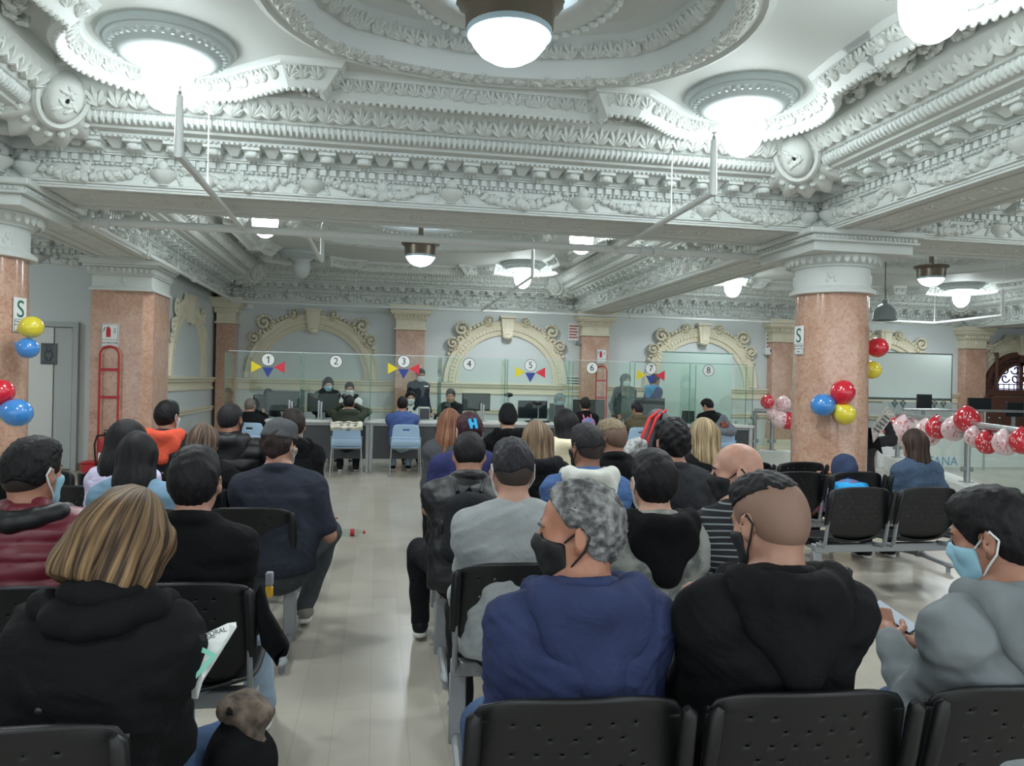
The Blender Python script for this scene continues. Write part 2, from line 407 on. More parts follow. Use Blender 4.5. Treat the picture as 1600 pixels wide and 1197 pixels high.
def festoon_side(m, a, b, sp, dens=1.):
    """frieze relief between two points: vases with scrolls and hanging fruit garlands"""
    a, b = arr(*a), arr(*b); L = np.linalg.norm(b - a); t = (b - a) / L; nn = arr(-t[1], t[0]); k = max(1, round(L / sp)); w = L / k
    R = np.column_stack([arr(t[0], t[1], 0), arr(nn[0], nn[1], 0), arr(0, 0, 1)])
    P = lambda s, o, z: (a[0] + t[0] * s + nn[0] * o, a[1] + t[1] * s + nn[1] * o, zz(z))
    for i in range(k + 1):
        s = i * w
        if .15 < s < L - .15 or True:
            s = min(max(s, .16), L - .16)
            m.lathe([(q_[0], zz(q_[1])) for q_ in ((.0, 3.20), (.06, 3.205), (.035, 3.225), (.065, 3.25), (.11, 3.30), (.12, 3.345), (.095, 3.37), (.06, 3.38), (.065, 3.395), (.0, 3.40))], 14, (P(s, 0, 0)[0], P(s, 0, 0)[1], 0), cap=False)
            m.ell(P(s, .05, 3.415), (.055, .04, .05), 7, 5, R)
            for sg in (-1, 1):
                for q in range(10):
                    an = q * .62; rr = .012 + .0052 * q
                    m.ell(P(s + sg * (.14 + rr * math.cos(an)), .02, 3.385 + rr * math.sin(an)), (.017, .022, .017), 5, 4, R)
                for q in range(5): m.ell(P(s + sg * (.10 + .012 * q), .015, 3.36 - .03 * q), (.02, .018, .02), 5, 4, R)
    for i in range(k):
        s0 = i * w + .17; s1 = (i + 1) * w - .17; n = int(15 * dens)
        for q in range(n):
            u = q / (n - 1); s = s0 + (s1 - s0) * u; sag = 4 * u * (1 - u); z = 3.385 - .135 * sag
            r = .038 + .026 * sag
            for _ in range(3 if dens > .8 else 2):
                m.ell(P(s + rng.uniform(-.02, .02), .012 + rng.uniform(0, .02), z + rng.uniform(-.022, .022)),
                      (r * rng.uniform(.6, 1), r * .8, r * rng.uniform(.6, 1)), 6, 4, R @ ry3(rng.uniform(0, 3)))
        m.ell(P((s0 + s1) / 2, .02, 3.34), (.06, .03, .05), 8, 5, R)
        for q in range(6): m.ell(P((s0 + s1) / 2 + .055 * math.cos(q * 1.05), .03, 3.345 + .045 * math.sin(q * 1.05)), (.024, .02, .02), 5, 4, R)
def entablature(x0, x1, y0, y1, show, frame=True, lamps=None, dens=1.):
    path = [(x0, y0), (x1, y0), (x1, y1), (x0, y1)]
    root = MB(); root.sweep(path, ENT); root = root.build(trim_name(), PLASTER, None, 30, 'structure')
    segs = [(path[i], path[(i + 1) % 4]) for i in range(4) if i in show]
    g = MB(); dn = MB(); md = MB(); eg = MB(); ac = MB()
    for a, b in segs:
        festoon_side(g, a, b, 1.27, dens)
        row(dn, box_tmpl(.052, .04, .055), [a, b], .088, .045, zz(3.447), closed=False)
        row(dn, ell_tmpl((.018, .02, .016)), [a, b], .042, .03, zz(3.40), closed=False)
        row(dn, box_tmpl(.022, .02, .02), [a, b], .045, .305, zz(3.605), closed=False)
        t = arr(b[0] - a[0], b[1] - a[1]); L = np.linalg.norm(t); t /= L; aa = (a[0] + t[0] * .28, a[1] + t[1] * .28); bb = (b[0] - t[0] * .28, b[1] - t[1] * .28)
        row(md, box_tmpl(.15, .20, .035), [aa, bb], .33, .185, zz(3.583), closed=False)
        row(md, box_tmpl(.12, .15, .06), [aa, bb], .33, .15, zz(3.54), closed=False)
        row(md, ell_tmpl((.055, .03, .035), 8, 6), [aa, bb], .33, .235, zz(3.535), closed=False)
        for q in (-.036, 0, .036): row(md, ell_tmpl((.012, .02, .045), 5, 5), [(aa[0] + t[0] * q, aa[1] + t[1] * q), (bb[0] + t[0] * q, bb[1] + t[1] * q)], .33, .10, zz(3.525), closed=False)
        pyr = MB(); pyr.add([(-.075, .02, .045), (.075, .02, .045), (.075, .14, .045), (-.075, .14, .045), (-.03, .06, -.02), (.03, .06, -.02)], [(0, 1, 2, 3), (3, 2, 5, 4), (0, 4, 5, 1), (0, 3, 4), (1, 5, 2)])
        row(md, (np.concatenate(pyr.v), pyr.f), [aa, bb], .33, .085, zz(3.553), closed=False, phase=0.)
        aa = (a[0] + t[0] * .45, a[1] + t[1] * .45); bb = (b[0] - t[0] * .45, b[1] - t[1] * .45)
        row(eg, ell_tmpl((.021, .032, .052), 6, 5), [aa, bb], .05, .488, zz(3.695), tilt=-.55, closed=False)
        aa = (a[0] + t[0] * .55, a[1] + t[1] * .55); bb = (b[0] - t[0] * .55, b[1] - t[1] * .55)
        row(ac, leaf_tmpl(1.75), [aa, bb], .15, .575, zz(3.755), tilt=-.75, closed=False, jig=.25); row(ac, ell_tmpl((.03, .03, .03), 6, 4), [aa, bb], .145, .60, zz(3.80), phase=0., closed=False)
    g.build('garland_relief', CARVED, root, 50); dn.build('dentil_band', PLASTER, root, 30); md.build('modillion_band', PLASTER, root, 35)
    eg.build('tongue_moulding', PLASTER, root, 50); ac.build('acanthus_band', CARVED, root, 50)
    if frame:
        # the raised frame of the ceiling, stepping out and curling round each corner lamp
        fr = MB(); P = []; r = .70
        cx = [(x1, y1, lamps[0]), (x0, y1, lamps[1]), (x0, y0, lamps[2]), (x1, y0, lamps[3])]
        p = .93; jx = .40; jg = .20
        for k, (X, Y, (lx, ly)) in enumerate(cx):
            sx = 1 if X == x1 else -1; sy = 1 if Y == y1 else -1
            A = [(X - sx * p, ly - sy * (r + jx)), (X - sx * (p + jg), ly - sy * (r + jx)), (X - sx * (p + jg), ly - sy * (r + .12))]
            a0 = math.atan2(-sy * .75, sx * .66); a1 = math.atan2(sy * .66, -sx * .75)
            # sweep through the corner direction
            am = math.atan2(sy, sx)
            def near(x, c):
                while x < c - PI: x += 2 * PI
                while x > c + PI: x -= 2 * PI
                return x
            A += arc((lx, ly), r, near(a0, am), near(a1, am), 18)
            A += [(lx - sx * (r + .12), Y - sy * (p + jg)), (lx - sx * (r + jx), Y - sy * (p + jg)), (lx - sx * (r + jx), Y - sy * p)]
            P += A if k % 2 == 0 else A[::-1]
        fr.sweep(P, [(-.06, ZC), (-.06, 3.80), (-.03, 3.775), (.0, 3.77), (.015, 3.79), (.10, 3.90), (.13, 3.905), (.14, 3.93), (.16, 3.95)])
        fo = fr.build('ceiling_frame', PLASTER, root, 30)
        bd = MB(); Q = resample(P, .058); row(bd, ell_tmpl((.025, .025, .03), 6, 4), Q, .001 + .058, -.012, 3.775)
        Q = resample(P, .105); row(bd, leaf_tmpl(1.15), Q, .105, .05, 3.835, tilt=-.75, jig=.7); Q = resample(P, .05); row(bd, ell_tmpl((.016, .012, .012), 5, 4), Q, .05, .105, 3.90)
        bd.build('bead_and_leaf_moulding', CARVED, root, 50)
        # corner shells with medallions, leaf sprays
        sh = MB()
        for X, Y, (lx, ly) in cx[:2] if 2 in show else []:
            sx = 1 if X == x1 else -1; sy = 1
            c = arr(X - sx * .62, Y - sy * .62, 3.80); d = _n(arr(-sx, -sy, -.9)); R = rot_to(d)
            prof = [(.02, .16), (.12, .15), (.22, .12), (.32, .06), (.40, .0), (.44, -.06)]
            sh.lathe([(q_[0] * 1.12, q_[1] + .02) for q_ in prof], 96, c, R, flute=16, amp=.07, cap=False); sh.lathe([(.20, .17), (.235, .185), (.26, .16), (.25, .12)], 32, c, R @ np.diag([.85, 1.15, 1]), cap=False)
            for q in range(20): sh.ell(c + R @ arr(.31 * math.cos(q * .314), .36 * math.sin(q * .314), .09), (.035, .035, .03), 6, 4)
            sh.lathe([(.02, .235), (.12, .23), (.155, .21), (.175, .18), (.19, .14), (.19, .1)], 24, c + arr(sx * .0, 0, -.03), R @ np.diag([.8, 1.15, 1]), cap=False)
            for q in range(9): sh.ell(c + R @ arr(rng.uniform(-.07, .07), rng.uniform(-.1, .1), .25), (.05, .02, .02), 6, 4, R @ rz3(rng.uniform(0, 3)))
            for sg in (-1, 1):
                for q in range(16):
                    an = q * .55; rr = .02 + .008 * q; sh.ell(c + R @ arr(sg * (.42 + rr * math.cos(an)), -.18 + rr * math.sin(an), .05), (.035, .035, .03), 6, 4)
            for ax in (0, 1):                                            # leaf sprays lying in the coffer each side of the lamp
                for q in range(26):
                    s = .35 + q * .055; o = .86 + rng.uniform(-.1, .1)
                    cc = (lx - sx * s, Y - o, 3.84) if ax == 0 else (X - sx * o, ly - s, 3.84)
                    R2 = Euler((rng.uniform(-.8, .8), rng.uniform(-.8, .8), rng.uniform(0, 6))).to_matrix()
                    sh.add(*leaf_tmpl(1.1), np.array(R2), cc)
        if sh.n: sh.build('corner_cartouche', CARVED, root, 50)
    return root
LAMPS_C = [(2.93, 5.95), (-1.55, 5.95), (-1.5, 3.9), (2.95, 3.75)]
LAMPS_F = [(2.86, 15.35), (-1.5, 15.35), (-1.57, 11.0), (2.92, 11.0)]
LAMPS_R = [(12.9, 15.3), (7.4, 15.3), (7.4, 10.4), (12.9, 10.4)]
entablature(XL1, XR0, YN, YF0, (1, 2, 3), True, LAMPS_C)
entablature(XL1, XR0, YF1, YB, (1, 2, 3), True, LAMPS_F, .7)
entablature(XR1, 14.6, YN, YF0, (2,), True, [(12.9, 5.6), (7.0, 5.6), (7.0, 3.8), (12.9, 3.8)], 1.)
entablature(XR1, 14.6, YF1, YB, (2, 1), True, LAMPS_R, .7)
entablature(-9, XL0, YF1, 13.0, (1, 2), False, None, .7)
entablature(-9, XL0, YN, YF0, (1, 2), False, None, .7)
entablature(15.35, 22, YF1, YB, (2,), False, None, .6)
# the sunk rosettes of the ceilings
def rosette(P, cen, s, k):
    m = MB(); c = arr(*cen)
    m.sweep(P, [(-.06, ZC), (-.05, ZC - .035), (.0, ZC - .055), (.02, ZC - .03), (.16, ZC - .06), (.20, ZC - .05), (.22, ZC), (.25, ZC + .08), (.37, ZC + .12), (.39, ZC + .2), (.5, ZC + .24)])
    cap = [tuple(c + (arr(*p) - c) * .97) for p in P]; n = len(cap)
    m.add([(x, y, ZC + .24) for x, y in cap], [tuple(range(n))])
    root = m.build(trim_name(), PLASTER, None, 30, 'structure')
    b = MB(); Q = resample(P, .085); row(b, leaf_tmpl(1.15), Q, .085, .08, ZC - .05, tilt=-1.4, jig=.9); row(b, leaf_tmpl(.8), Q, .085, .15, ZC - .055, tilt=-1.4, jig=2.5)
    Q = resample(P, .115); row(b, leaf_tmpl(1.3), Q, .115, .30, ZC + .07, tilt=-.9, jig=.6)
    b.build('leaf_moulding', CARVED, root, 50)
    r = MB(); r.lathe([(.44 * s, ZC + .24), (.46 * s, ZC + .14), (.66 * s, ZC + .10), (.70 * s, ZC + .12), (.74 * s, ZC + .24)], 48, (c[0], c[1], 0), cap=False)
    for q in range(52):
        a = 2 * PI * q / 52; r.ell((c[0] + .70 * s * math.cos(a), c[1] + .70 * s * math.sin(a), ZC + .10), (.032 * s, .032 * s, .03), 6, 4)
    r.build('bead_ring', PLASTER, root, 40)
rosette(ROSE[0], (.82, 4.9), 1., 0); rosette(ROSE[1], (.66, 12.6), 1.2, 1); rosette(ROSE[2], (10, 12.4), 1.3, 2)
# ------------------------------------------------------------------ columns, piers, pilasters
def egg_ring(m, r, z, n, s=1.):
    for q in range(n):
        a = 2 * PI * q / n; m.ell((r * math.cos(a), r * math.sin(a), z), (.02 * s, .034 * s, .05 * s), 6, 5, rz3(a))
def column(x, y, label):
    t = thing('marble_column', label, 'column', (x, y, 0))
    R = .385
    one(lambda m: (m.box(-.5, .5, -.5, .5, 0, .16, .01), m.lathe([(.5, .16), (.5, .22), (.46, .25), (.43, .27), (.45, .31), (.43, .34), (R, .36)], 40)), 'base', CREAM, t)
    one(lambda m: m.lathe([(R, .35), (R + .008, 1.0), (R, 2.0), (R - .01, 2.56)], 56), 'shaft', MARBLE, t)
    def cap(m):
        m.lathe([(R - .02, 2.54), (R + .055, 2.545), (R + .06, 2.58), (R + .03, 2.60), (R + .02, 2.615), (R + .0, 2.625), (R, 2.82), (R + .03, 2.825), (R + .03, 2.845),
                 (R + .05, 2.85), (R + .12, 2.93), (R + .10, 2.945)], 56)
        egg_ring(m, R + .095, 2.895, 34)
        for q in range(4):
            a = PI / 4 + q * PI / 2 + .2
            for k in range(5): m.ell((R * math.cos(a + (k - 2) * .05), R * math.sin(a + (k - 2) * .05), 2.72 + (.03 if k in (1, 3) else 0) - .02 * abs(k - 2)), (.02, .02, .035), 5, 4)
    one(cap, 'capital', PLASTER, t)
    def ab(m):
        h = .56
        m.box(-h, h, -h, h, 2.935, 3.03, .004); m.box(-h - .05, h + .05, -h - .05, h + .05, 3.03, 3.055, .004)
        m.box(-h - .03, h + .03, -h - .03, h + .03, 3.055, 3.10, .004); m.box(-h - .08, h + .08, -h - .08, h + .08, 3.10, ZS - .001, .01)
        for sx in range(25):
            for k in range(4):
                m.add(*box_tmpl(.022, .02, .028), rz3(k * PI / 2), rz3(k * PI / 2) @ arr(-.54 + sx * .045, -h - .035, 3.075))
    one(ab, 'abacus', PLASTER, t, 30)
column(4.9, 7.72, 'pink marble round column with white capital right of the seated crowd')
column(-3.58, 7.72, 'pink marble round column cut off by the left edge of the photo')
def square_cap(m, x0, x1, y0, y1, z0, zt=ZS, far=False):
    def ring(o, za, zb): m.box(x0 - o, x1 + o, y0 - o, y1 + (o if far else 0), za, zb, .004)
    ring(.04, z0, z0 + .03); ring(.015, z0 + .03, z0 + .05); ring(.0, z0 + .05, z0 + .22); ring(.03, z0 + .22, z0 + .245)
    ring(.05, z0 + .245, z0 + .33); ring(.10, z0 + .33, z0 + .36); ring(.13, z0 + .36, z0 + .44); ring(.16, z0 + .44, zt - .001)
    n = max(4, int((x1 - x0 + .1) / .075))
    for q in range(n):
        m.ell((x0 - .05 + (x1 - x0 + .1) * (q + .5) / n, y0 - .055, z0 + .29), (.026, .03, .04), 6, 5)
    for k in range(5): m.ell(((x0 + x1) / 2 + (k - 2) * .022, y0, z0 + .14 - .018 * abs(k - 2) + (.03 if k in (1, 3) else 0)), (.016, .014, .035), 5, 4)
def pilaster(name, label, x0, x1, y0, y1, zt):
    t = thing(name, label, 'pilaster', ((x0 + x1) / 2, y1, 0))
    w, d = (x1 - x0) / 2, y1 - y0
    one(lambda m: m.box(-w - .05, w + .05, -d - .05, 0, 0, .3, .01), 'base', CREAM, t)
    one(lambda m: m.box(-w, w, -d, 0, .3, zt, .006), 'shaft', MARBLE, t)
    one(lambda m: square_cap(m, -w, w, -d, -.001, zt), 'capital', CREAM if y0 > 15 else PLASTER, t, 30)
    return t
pilaster('pilaster', 'marble wall pilaster behind counter window three', .37, 1.0, 16.95, YB, 2.62)
pilaster('pilaster', 'marble wall pilaster with extinguisher sign behind counter window six', 4.57, 5.2, 16.95, YB, 2.62)
pilaster('pilaster', 'marble corner pilaster left of counter window one', -3.33, -2.95, 16.8, YB, 2.62)
pilaster('pilaster', 'marble wall pilaster just left of the big round column', 9.25, 9.85, 16.95, YB, 2.62)
pilaster('pilaster', 'marble wall pilaster left of the arched wooden window', 14.45, 15.05, 16.95, YB, 2.62)
def pier():
    t = thing('marble_pier', 'square pink marble pier with red extinguisher rack', 'pier', (-3.62, 12.0, 0))
    one(lambda m: m.box(-.43, .47, -.35, .7, 0, .25, .01), 'base', CREAM, t)
    def sh(m):
        m.prism([(-.38, -.3), (.30, -.3), (.42, -.18), (.42, .64), (-.38, .64)], 2.45, None, (0, 0, .25))
    one(sh, 'shaft', MARBLE, t, 20)
    one(lambda m: square_cap(m, -.38, .42, -.3, .64, 2.70), 'capital', PLASTER, t, 30)
pier()
# ------------------------------------------------------------------ arches on the walls
def arch(R, t, label, r_out=1.41, r_in=1.10, spring=1.49, stilt=0.):
    root = thing('arch_surround', label, 'arch surround', (0, 0, 0))
    M_ = np.asarray(R); T_ = arr(*t)
    m = MB(); path = [(-r_in, 1.49 - .0)] if stilt else []
    path = arc((0, spring), r_in, PI, 0, 40)
    w = r_out - r_in
    k = MB(); k.sweep(path, [(0, .001), (0, .05), (.04, .06), (.05, .04), (.10, .045), (.11, .075), (.20, .085), (.21, .06), (.25, .07), (w, .10), (w + .01, .06), (w + .01, 0)], False)
    m.add(np.concatenate(k.v), k.f)
    for i in range(46):
        a = PI * (i + .5) / 46; m.box(-.018, .018, -.05, .05, .07, .095, 0, rz3(a - PI / 2), ((r_in + .155) * math.cos(a), spring + (r_in + .155) * math.sin(a), 0))
    b = MB(); b.add(np.concatenate(m.v), m.f, M_, T_); b.build('arch_moulding', CREAM, root, 30)
    s = MB()
    zt = spring + r_out
    s.prism([(-.10, zt - .38), (.10, zt - .38), (.15, zt + .06), (-.15, zt + .06)], .2); s.box(-.18, .18, zt + .06, zt + .11, 0, .24); s.ell((0, zt - .36, .16), (.11, .06, .08), 10, 6)
    s.box(-.06, .06, zt - .3, zt + .05, .2, .22)
    b = MB(); b.add(np.concatenate(s.v), s.f, M_, T_); b.build('keystone', CREAM, root, 35)
    for sg in (-1, 1):
        s = MB()
        for a0, rr, big in ((.62, .10, 1.), (.86, .17, 1.3), (1.28, .07, .8)):
            c = arr(sg * (r_out + rr) * math.cos(a0), spring + (r_out + rr) * math.sin(a0), .08)
            for q in range(26):
                an = q * .42; r2 = (.025 + .0052 * q) * big
                s.ell(c + arr(sg * r2 * math.cos(an + a0), r2 * math.sin(an + a0), .03 * (1 - q / 26)), (.032 * big, .032 * big, .05), 6, 4)
            s.ell(c, (.035, .035, .08), 8, 5)
        for q in range(14):
            a0 = .45 + q * .065; s.ell((sg * (r_out + .05) * math.cos(a0), spring + (r_out + .05) * math.sin(a0), .05), (.05, .05, .05), 6, 4)
        b = MB(); b.add(np.concatenate(s.v), s.f, M_, T_); b.build('scroll_ornament', CREAM, root, 50)
    return root
RB = np.column_stack([(1, 0, 0), (0, 0, 1), (0, -1, 0)])
for x, l in ((-1.39, 'cream carved arch surround behind counter windows one and two'), (2.86, 'cream carved arch surround behind counter windows four and five'),
             (7.55, 'cream carved arch surround behind counter windows seven and eight'), (12.3, 'cream carved arch surround half hidden behind the right marble column'), (16.2, 'cream carved arch surround around the wooden window')):
    arch(RB, (x, YB, 0), l)
RLW = np.column_stack([(0, 1, 0), (0, 0, 1), (.45, 0, 0)])
arch(RLW, (-3.4, 14.75, 0), 'cream carved arch surround on the left side wall past the square pier', 1.36, 1.08)
def impost(path, closed=False):
    m = MB(); m.sweep(path, [(0, 1.24), (.03, 1.25), (.03, 1.28), (.01, 1.285), (.01, 1.38), (.05, 1.40), (.06, 1.42), (.06, 1.44), (.09, 1.46), (.09, 1.49), (0, 1.495)], closed)
    m.sweep(path, [(0, .80), (.03, .81), (.03, .86), (.05, .87), (.05, .90), (0, .905)], closed)
    o = m.build(trim_name(), CREAM, None, 30, 'structure')
impost([(22, YB), (-3.4, YB), (-3.4, 12.7)][::1])
one(lambda m: m.box(-3.4, 22, YB - .02, YB, 0, .12), 'baseboard_back', CREAM, None, 0, 'structure')
one(lambda m: m.box(-9, -4.0, 12.98, 13.0, 0, .11), 'baseboard_recess', mat('oak_skirting', (142, 120, 92), .5), None, 0, 'structure')
# ------------------------------------------------------------------ door in the recess
def door():
    a, b = atY(66, 730, 13.0), atY(119, 512, 13.0)
    x0, x1, zt = -6.0, float(b[0]), float(b[2])
    o = one(lambda m: (m.box(x0 - .08, x0, 12.93, 13.01, 0, zt + .08, .004), m.box(x1 - .02, x1 + .06, 12.93, 13.01, 0, zt + .08, .004), m.box(x0, x1 - .02, 12.93, 13.01, zt, zt + .08, .004)), 'door_1', mat('grey_door_frame', (176, 184, 184), .5), None, 30, 'structure')
    one(lambda m: m.box(x0 + .01, x1 - .30, 12.95, 12.99, .02, zt - .01, .004), 'door_leaf', SHADEW, o)
    one(lambda m: m.box(x1 - .285, x1 - .03, 12.955, 12.985, .02, zt - .01, .004), 'door_side_panel', mat('side_panel_paint', (182, 190, 190), .5), o)
    p = atY(76, 553, 12.94); s = thing('restroom_sign', 'dark grey restroom sign with person symbol on white door', 'sign', (p[0], 12.948, p[2]))
    one(lambda m: m.box(-.115, .115, -.008, 0, -.165, .165, .003), 'plate', mat('sign_dark_grey', (92, 100, 104), .35), s)
    def fig(m):
        m.lathe([(.036, -.004), (.036, .004), (.028, .004), (.028, -.004), (.036, -.004)], 24, (0, -.011, .075), np.array([[1, 0, 0], [0, 0, 1], [0, 1, 0.]]), cap=False)
        for q in ([(-.05, .03), (.05, .03)], [(-.05, .03), (-.055, -.05)], [(.05, .03), (.055, -.05)], [(-.055, -.05), (-.03, -.06), (-.03, -.10), (.03, -.10), (.03, -.06), (.055, -.05)]):
            m.tube([(x, -.010, z) for x, z in q], .005, 6)
    one(fig, 'person_symbol', mat('sign_symbol', (58, 66, 70), .4), s)
    text_obj('DAMAS', .045, INK, 'lettering', s, (0, -.0085, .135), FACE_CAM); text_obj('SERVICIOS', .035, INK, 'lettering', s, (0, -.0085, -.135), FACE_CAM)
door()
# ------------------------------------------------------------------ arched wooden window with iron grille
def wooden_window():
    X, Z0, r, sp = 16.2, 1.55, 1.06, 1.52
    wood = mat('dark_walnut', (96, 62, 50), .4, bump=(18, .15, .004), mapscale=(1, 1, 6))
    m = MB(); k = MB(); path = [(-r, Z0)] + arc((0, sp), r, PI, 0, 24) + [(r, Z0)]
    k.sweep(path, [(0, .0), (0, .10), (-.12, .10), (-.14, .06), (-.26, .06), (-.27, .12), (-.34, .12), (-.34, 0)], False); k.box(-r, r, Z0 - .1, Z0 + .06, 0, .16); k.box(-.05, .05, Z0, sp + r - .1, 0, .12); m.add(np.concatenate(k.v), k.f, RB, (X, YB, 0))
    o = m.build('window_1', wood, None, 30, 'structure')
    m = MB(); n = [(x * .98, z) for x, z in arc((0, sp), r, 0, PI, 24)] + [(-r * .98, Z0), (r * .98, Z0)]
    m.prism(n, .005, RB, (X, YB - .004, 0)); m.build('daylight_pane', mat('daylight_glass', (225, 232, 255), .4, emis=((214, 222, 255), 1.6)), o, 0)
    g = MB(); iron = mat('wrought_iron', (30, 28, 44), .5)
    for i in range(-6, 7): g.tube([(i * .15, Z0 + .06, .05), (i * .15, min(Z0 + .2, 9), .05)], .012, 6)
    for z in (Z0 + .08, Z0 + .2): g.tube([(-r + .1, z, .05), (r - .1, z, .05)], .014, 6)
    for cx in (-.75, -.42, -.12, .2, .5, .8):
        for cz, sg in ((Z0 + .36, 1), (Z0 + .58, -1), (Z0 + .80, 1)):
            if cx * cx + (cz - sp) ** 2 < .95 ** 2:
                g.tube([(cx + sg * (.02 + .011 * q) * math.cos(q * .55), cz + (.02 + .011 * q) * math.sin(q * .55), .05) for q in range(12)], .02, 6)
    for rr in (.82, .9, .98): g.tube([(x, z, .05) for x, z in arc((0, sp), rr, .1, PI - .1, 20)], .014, 6)
    b = MB(); b.add(np.concatenate(g.v), g.f, RB, (X, YB, 0)); b.build('iron_grille', iron, o, 50)
    # open casement
    m = MB(); a = -1.0
    for q in ((0, .07, -.02, .02, Z0, 2.55), (.55, .62, -.02, .02, Z0, 2.55), (0, .62, -.02, .02, Z0, Z0 + .08), (0, .62, -.02, .02, 2.47, 2.55)):
        m.box(*q, .004, rz3(PI + a + .0), (X - r + .34, YB - .16, 0))
    c = m.build('casement', wood, o, 30)
    one(lambda m: m.box(.07, .55, -.004, .004, Z0 + .08, 2.47, 0, rz3(PI + a), (X - r + .34, YB - .16, 0)), 'casement_glass', GLASS, c, 0)
    one(lambda m: m.box(X - 1.2, X + 1.6, YB - .32, YB, .0, Z0 - .12, .01), 'wood_panelling', wood, o)
wooden_window()
# ================================================================== lamps
def bulb(t, z, watts):
    """the lamp's own light, just under its glass"""
    l = bpy.data.lights.new('lamp_light', 'SPOT'); l.spot_size = math.radians(168); l.spot_blend = .5; l.energy = watts * 2.3; l.shadow_soft_size = .12; l.color = (.93, .98, 1.0)
    o = bpy.data.objects.new('lamp_light', l); COL.objects.link(o); o.parent = t; o.location = (0, 0, z)
def corner_lamp(x, y, label, lit=True, s=1., group=None):
    t = thing('ceiling_lamp', label, 'lamp', (x, y, ZC), 0, group)
    def plate(m):
        m.lathe([(.10, 0), (.46, 0), (.47, -.03), (.45, -.05), (.43, -.05), (.42, -.075), (.36, -.10), (.345, -.125), (.31, -.14), (.26, -.145), (.24, -.11), (.2, -.09), (.0, -.09)], 48, (0, 0, 0))
        for q in range(40):
            a = 2 * PI * q / 40; m.ell((.385 * math.cos(a), .385 * math.sin(a), -.09), (.024, .018, .014), 6, 4, rz3(a))
    one(plate, 'ceiling_rose', mat('lamp_rose_plaster', (186, 196, 196), .55), t)
    g = LIT if lit else UNLIT
    one(lambda m: m.lathe([(.235, -.10), (.225, -.13), (.19, -.155), (.165, -.17), (.155, -.18), (.16, -.20), (.172, -.24), (.175, -.30), (.165, -.37), (.14, -.43), (.10, -.48), (.05, -.51), (.0, -.515)], 32), 'globe', g, t, 60)
    if lit: bulb(t, -.60, 26)
    return t
def centre_lamp(x, y, zb, r, label, bronze=True):
    """bowl lamp hung from the middle of a rosette; zb = height of the bowl's rim"""
    t = thing('bowl_lamp', label, 'lamp', (x, y, zb))
    top = ZC + .24 - zb
    br = mat('aged_bronze', (120, 110, 98), .38, .7)
    def cup(m):
        m.lathe([(r * 1.3, .30 * r + .12), (r * 1.32, .30 * r + .09), (r * 1.10, .25 * r + .07), (r * 1.06, .03), (r * 1.06, -.012), (r * .98, -.012), (r * .98, .03)], 48, cap=False, flute=24, amp=.012)
        m.lathe([(.04, top), (.04, .2), (r * .9, .2)], 16, cap=False)
        m.lathe([(r * .6, top), (r * .62, top - .03), (r * .2, top - .06), (.05, top - .08)], 32, cap=False)
    one(cup, 'bronze_fitting', br, t)
    one(lambda m: m.lathe([(r, .02), (r * 1.02, -.02), (r * .99, -.12 * r), (r * .9, -.36 * r), (r * .72, -.58 * r), (r * .46, -.74 * r), (r * .2, -.81 * r), (0, -.825 * r)], 40, cap=False), 'glass_bowl', LITC, t, 60)
    one(lambda m: m.lathe([(r * 1.0, -.005), (r * 1.045, .0), (r * 1.05, -.03), (r * 1.03, -.05), (r, -.05)], 40, cap=False), 'rim', mat('bowl_rim', (178, 200, 212), .3), t)
    bulb(t, -r * .95, 22)
    return t
LN = [(LAMPS_C[1], 'left lit globe lamp of the two nearest large ceiling lamps'), (LAMPS_C[0], 'right lit globe lamp of the two nearest large ceiling lamps'),
      (LAMPS_C[3], 'lit globe lamp cut by the top right edge of the photo')]
for (x, y), l in LN: corner_lamp(x, y, l)
for (x, y), l, lit in ((LAMPS_F[2], 'lit globe lamp behind the big beam above counter window one', True), (LAMPS_F[3], 'lit globe lamp behind the big beam above counter window six', True),
                       (LAMPS_F[1], 'unlit grey globe lamp near the back wall on the left', False), (LAMPS_F[0], 'lit globe lamp before the back wall above counter window five', True)):
    corner_lamp(x, y, l, lit)
corner_lamp(LAMPS_R[1][0], LAMPS_R[1][1], 'lit globe lamp just left of the big right column, far bay')
corner_lamp(LAMPS_R[0][0], LAMPS_R[0][1], 'lit globe lamp right of the big column near the back wall')
p = atA(790, 62, 4.98); centre_lamp(.79, 4.9, 3.80, .265, 'largest bowl lamp in the middle of the nearest ceiling rosette')
p = atY(657, 398, 12.6); centre_lamp(float(p[0]), 12.6, float(p[2]), .235, 'bowl lamp with bronze rim in the middle of the far ceiling rosette')
p = atY(1455, 432, 12.4); centre_lamp(float(p[0]), 12.4, float(p[2]), .22, 'dark rimmed bowl lamp in the round rosette right of the big column')
for x, y, l in ((-1.55, 3.9, 'lit globe lamp above and behind the photographer on the left'), (7.2, 5.6, 'lit globe lamp in the bay right of the near beam'), (2.9, -.4, 'lit globe lamp in the hall behind the camera, right'), (-1.5, -.4, 'lit globe lamp in the hall behind the camera, left'), (-7.3, 10.6, 'unseen globe lamp added to light the left bay before the restroom door'), (-6.5, 5.2, 'unseen globe lamp added to light the bay left of the left column'), (7.2, 10.6, 'unseen globe lamp added for light behind the capital of the round column'), (12.9, 10.6, 'unseen globe lamp added for light above the right desks')):
    corner_lamp(x, y, l)  # left-bay and far right lamps are unseen, added to brighten door wall and desk
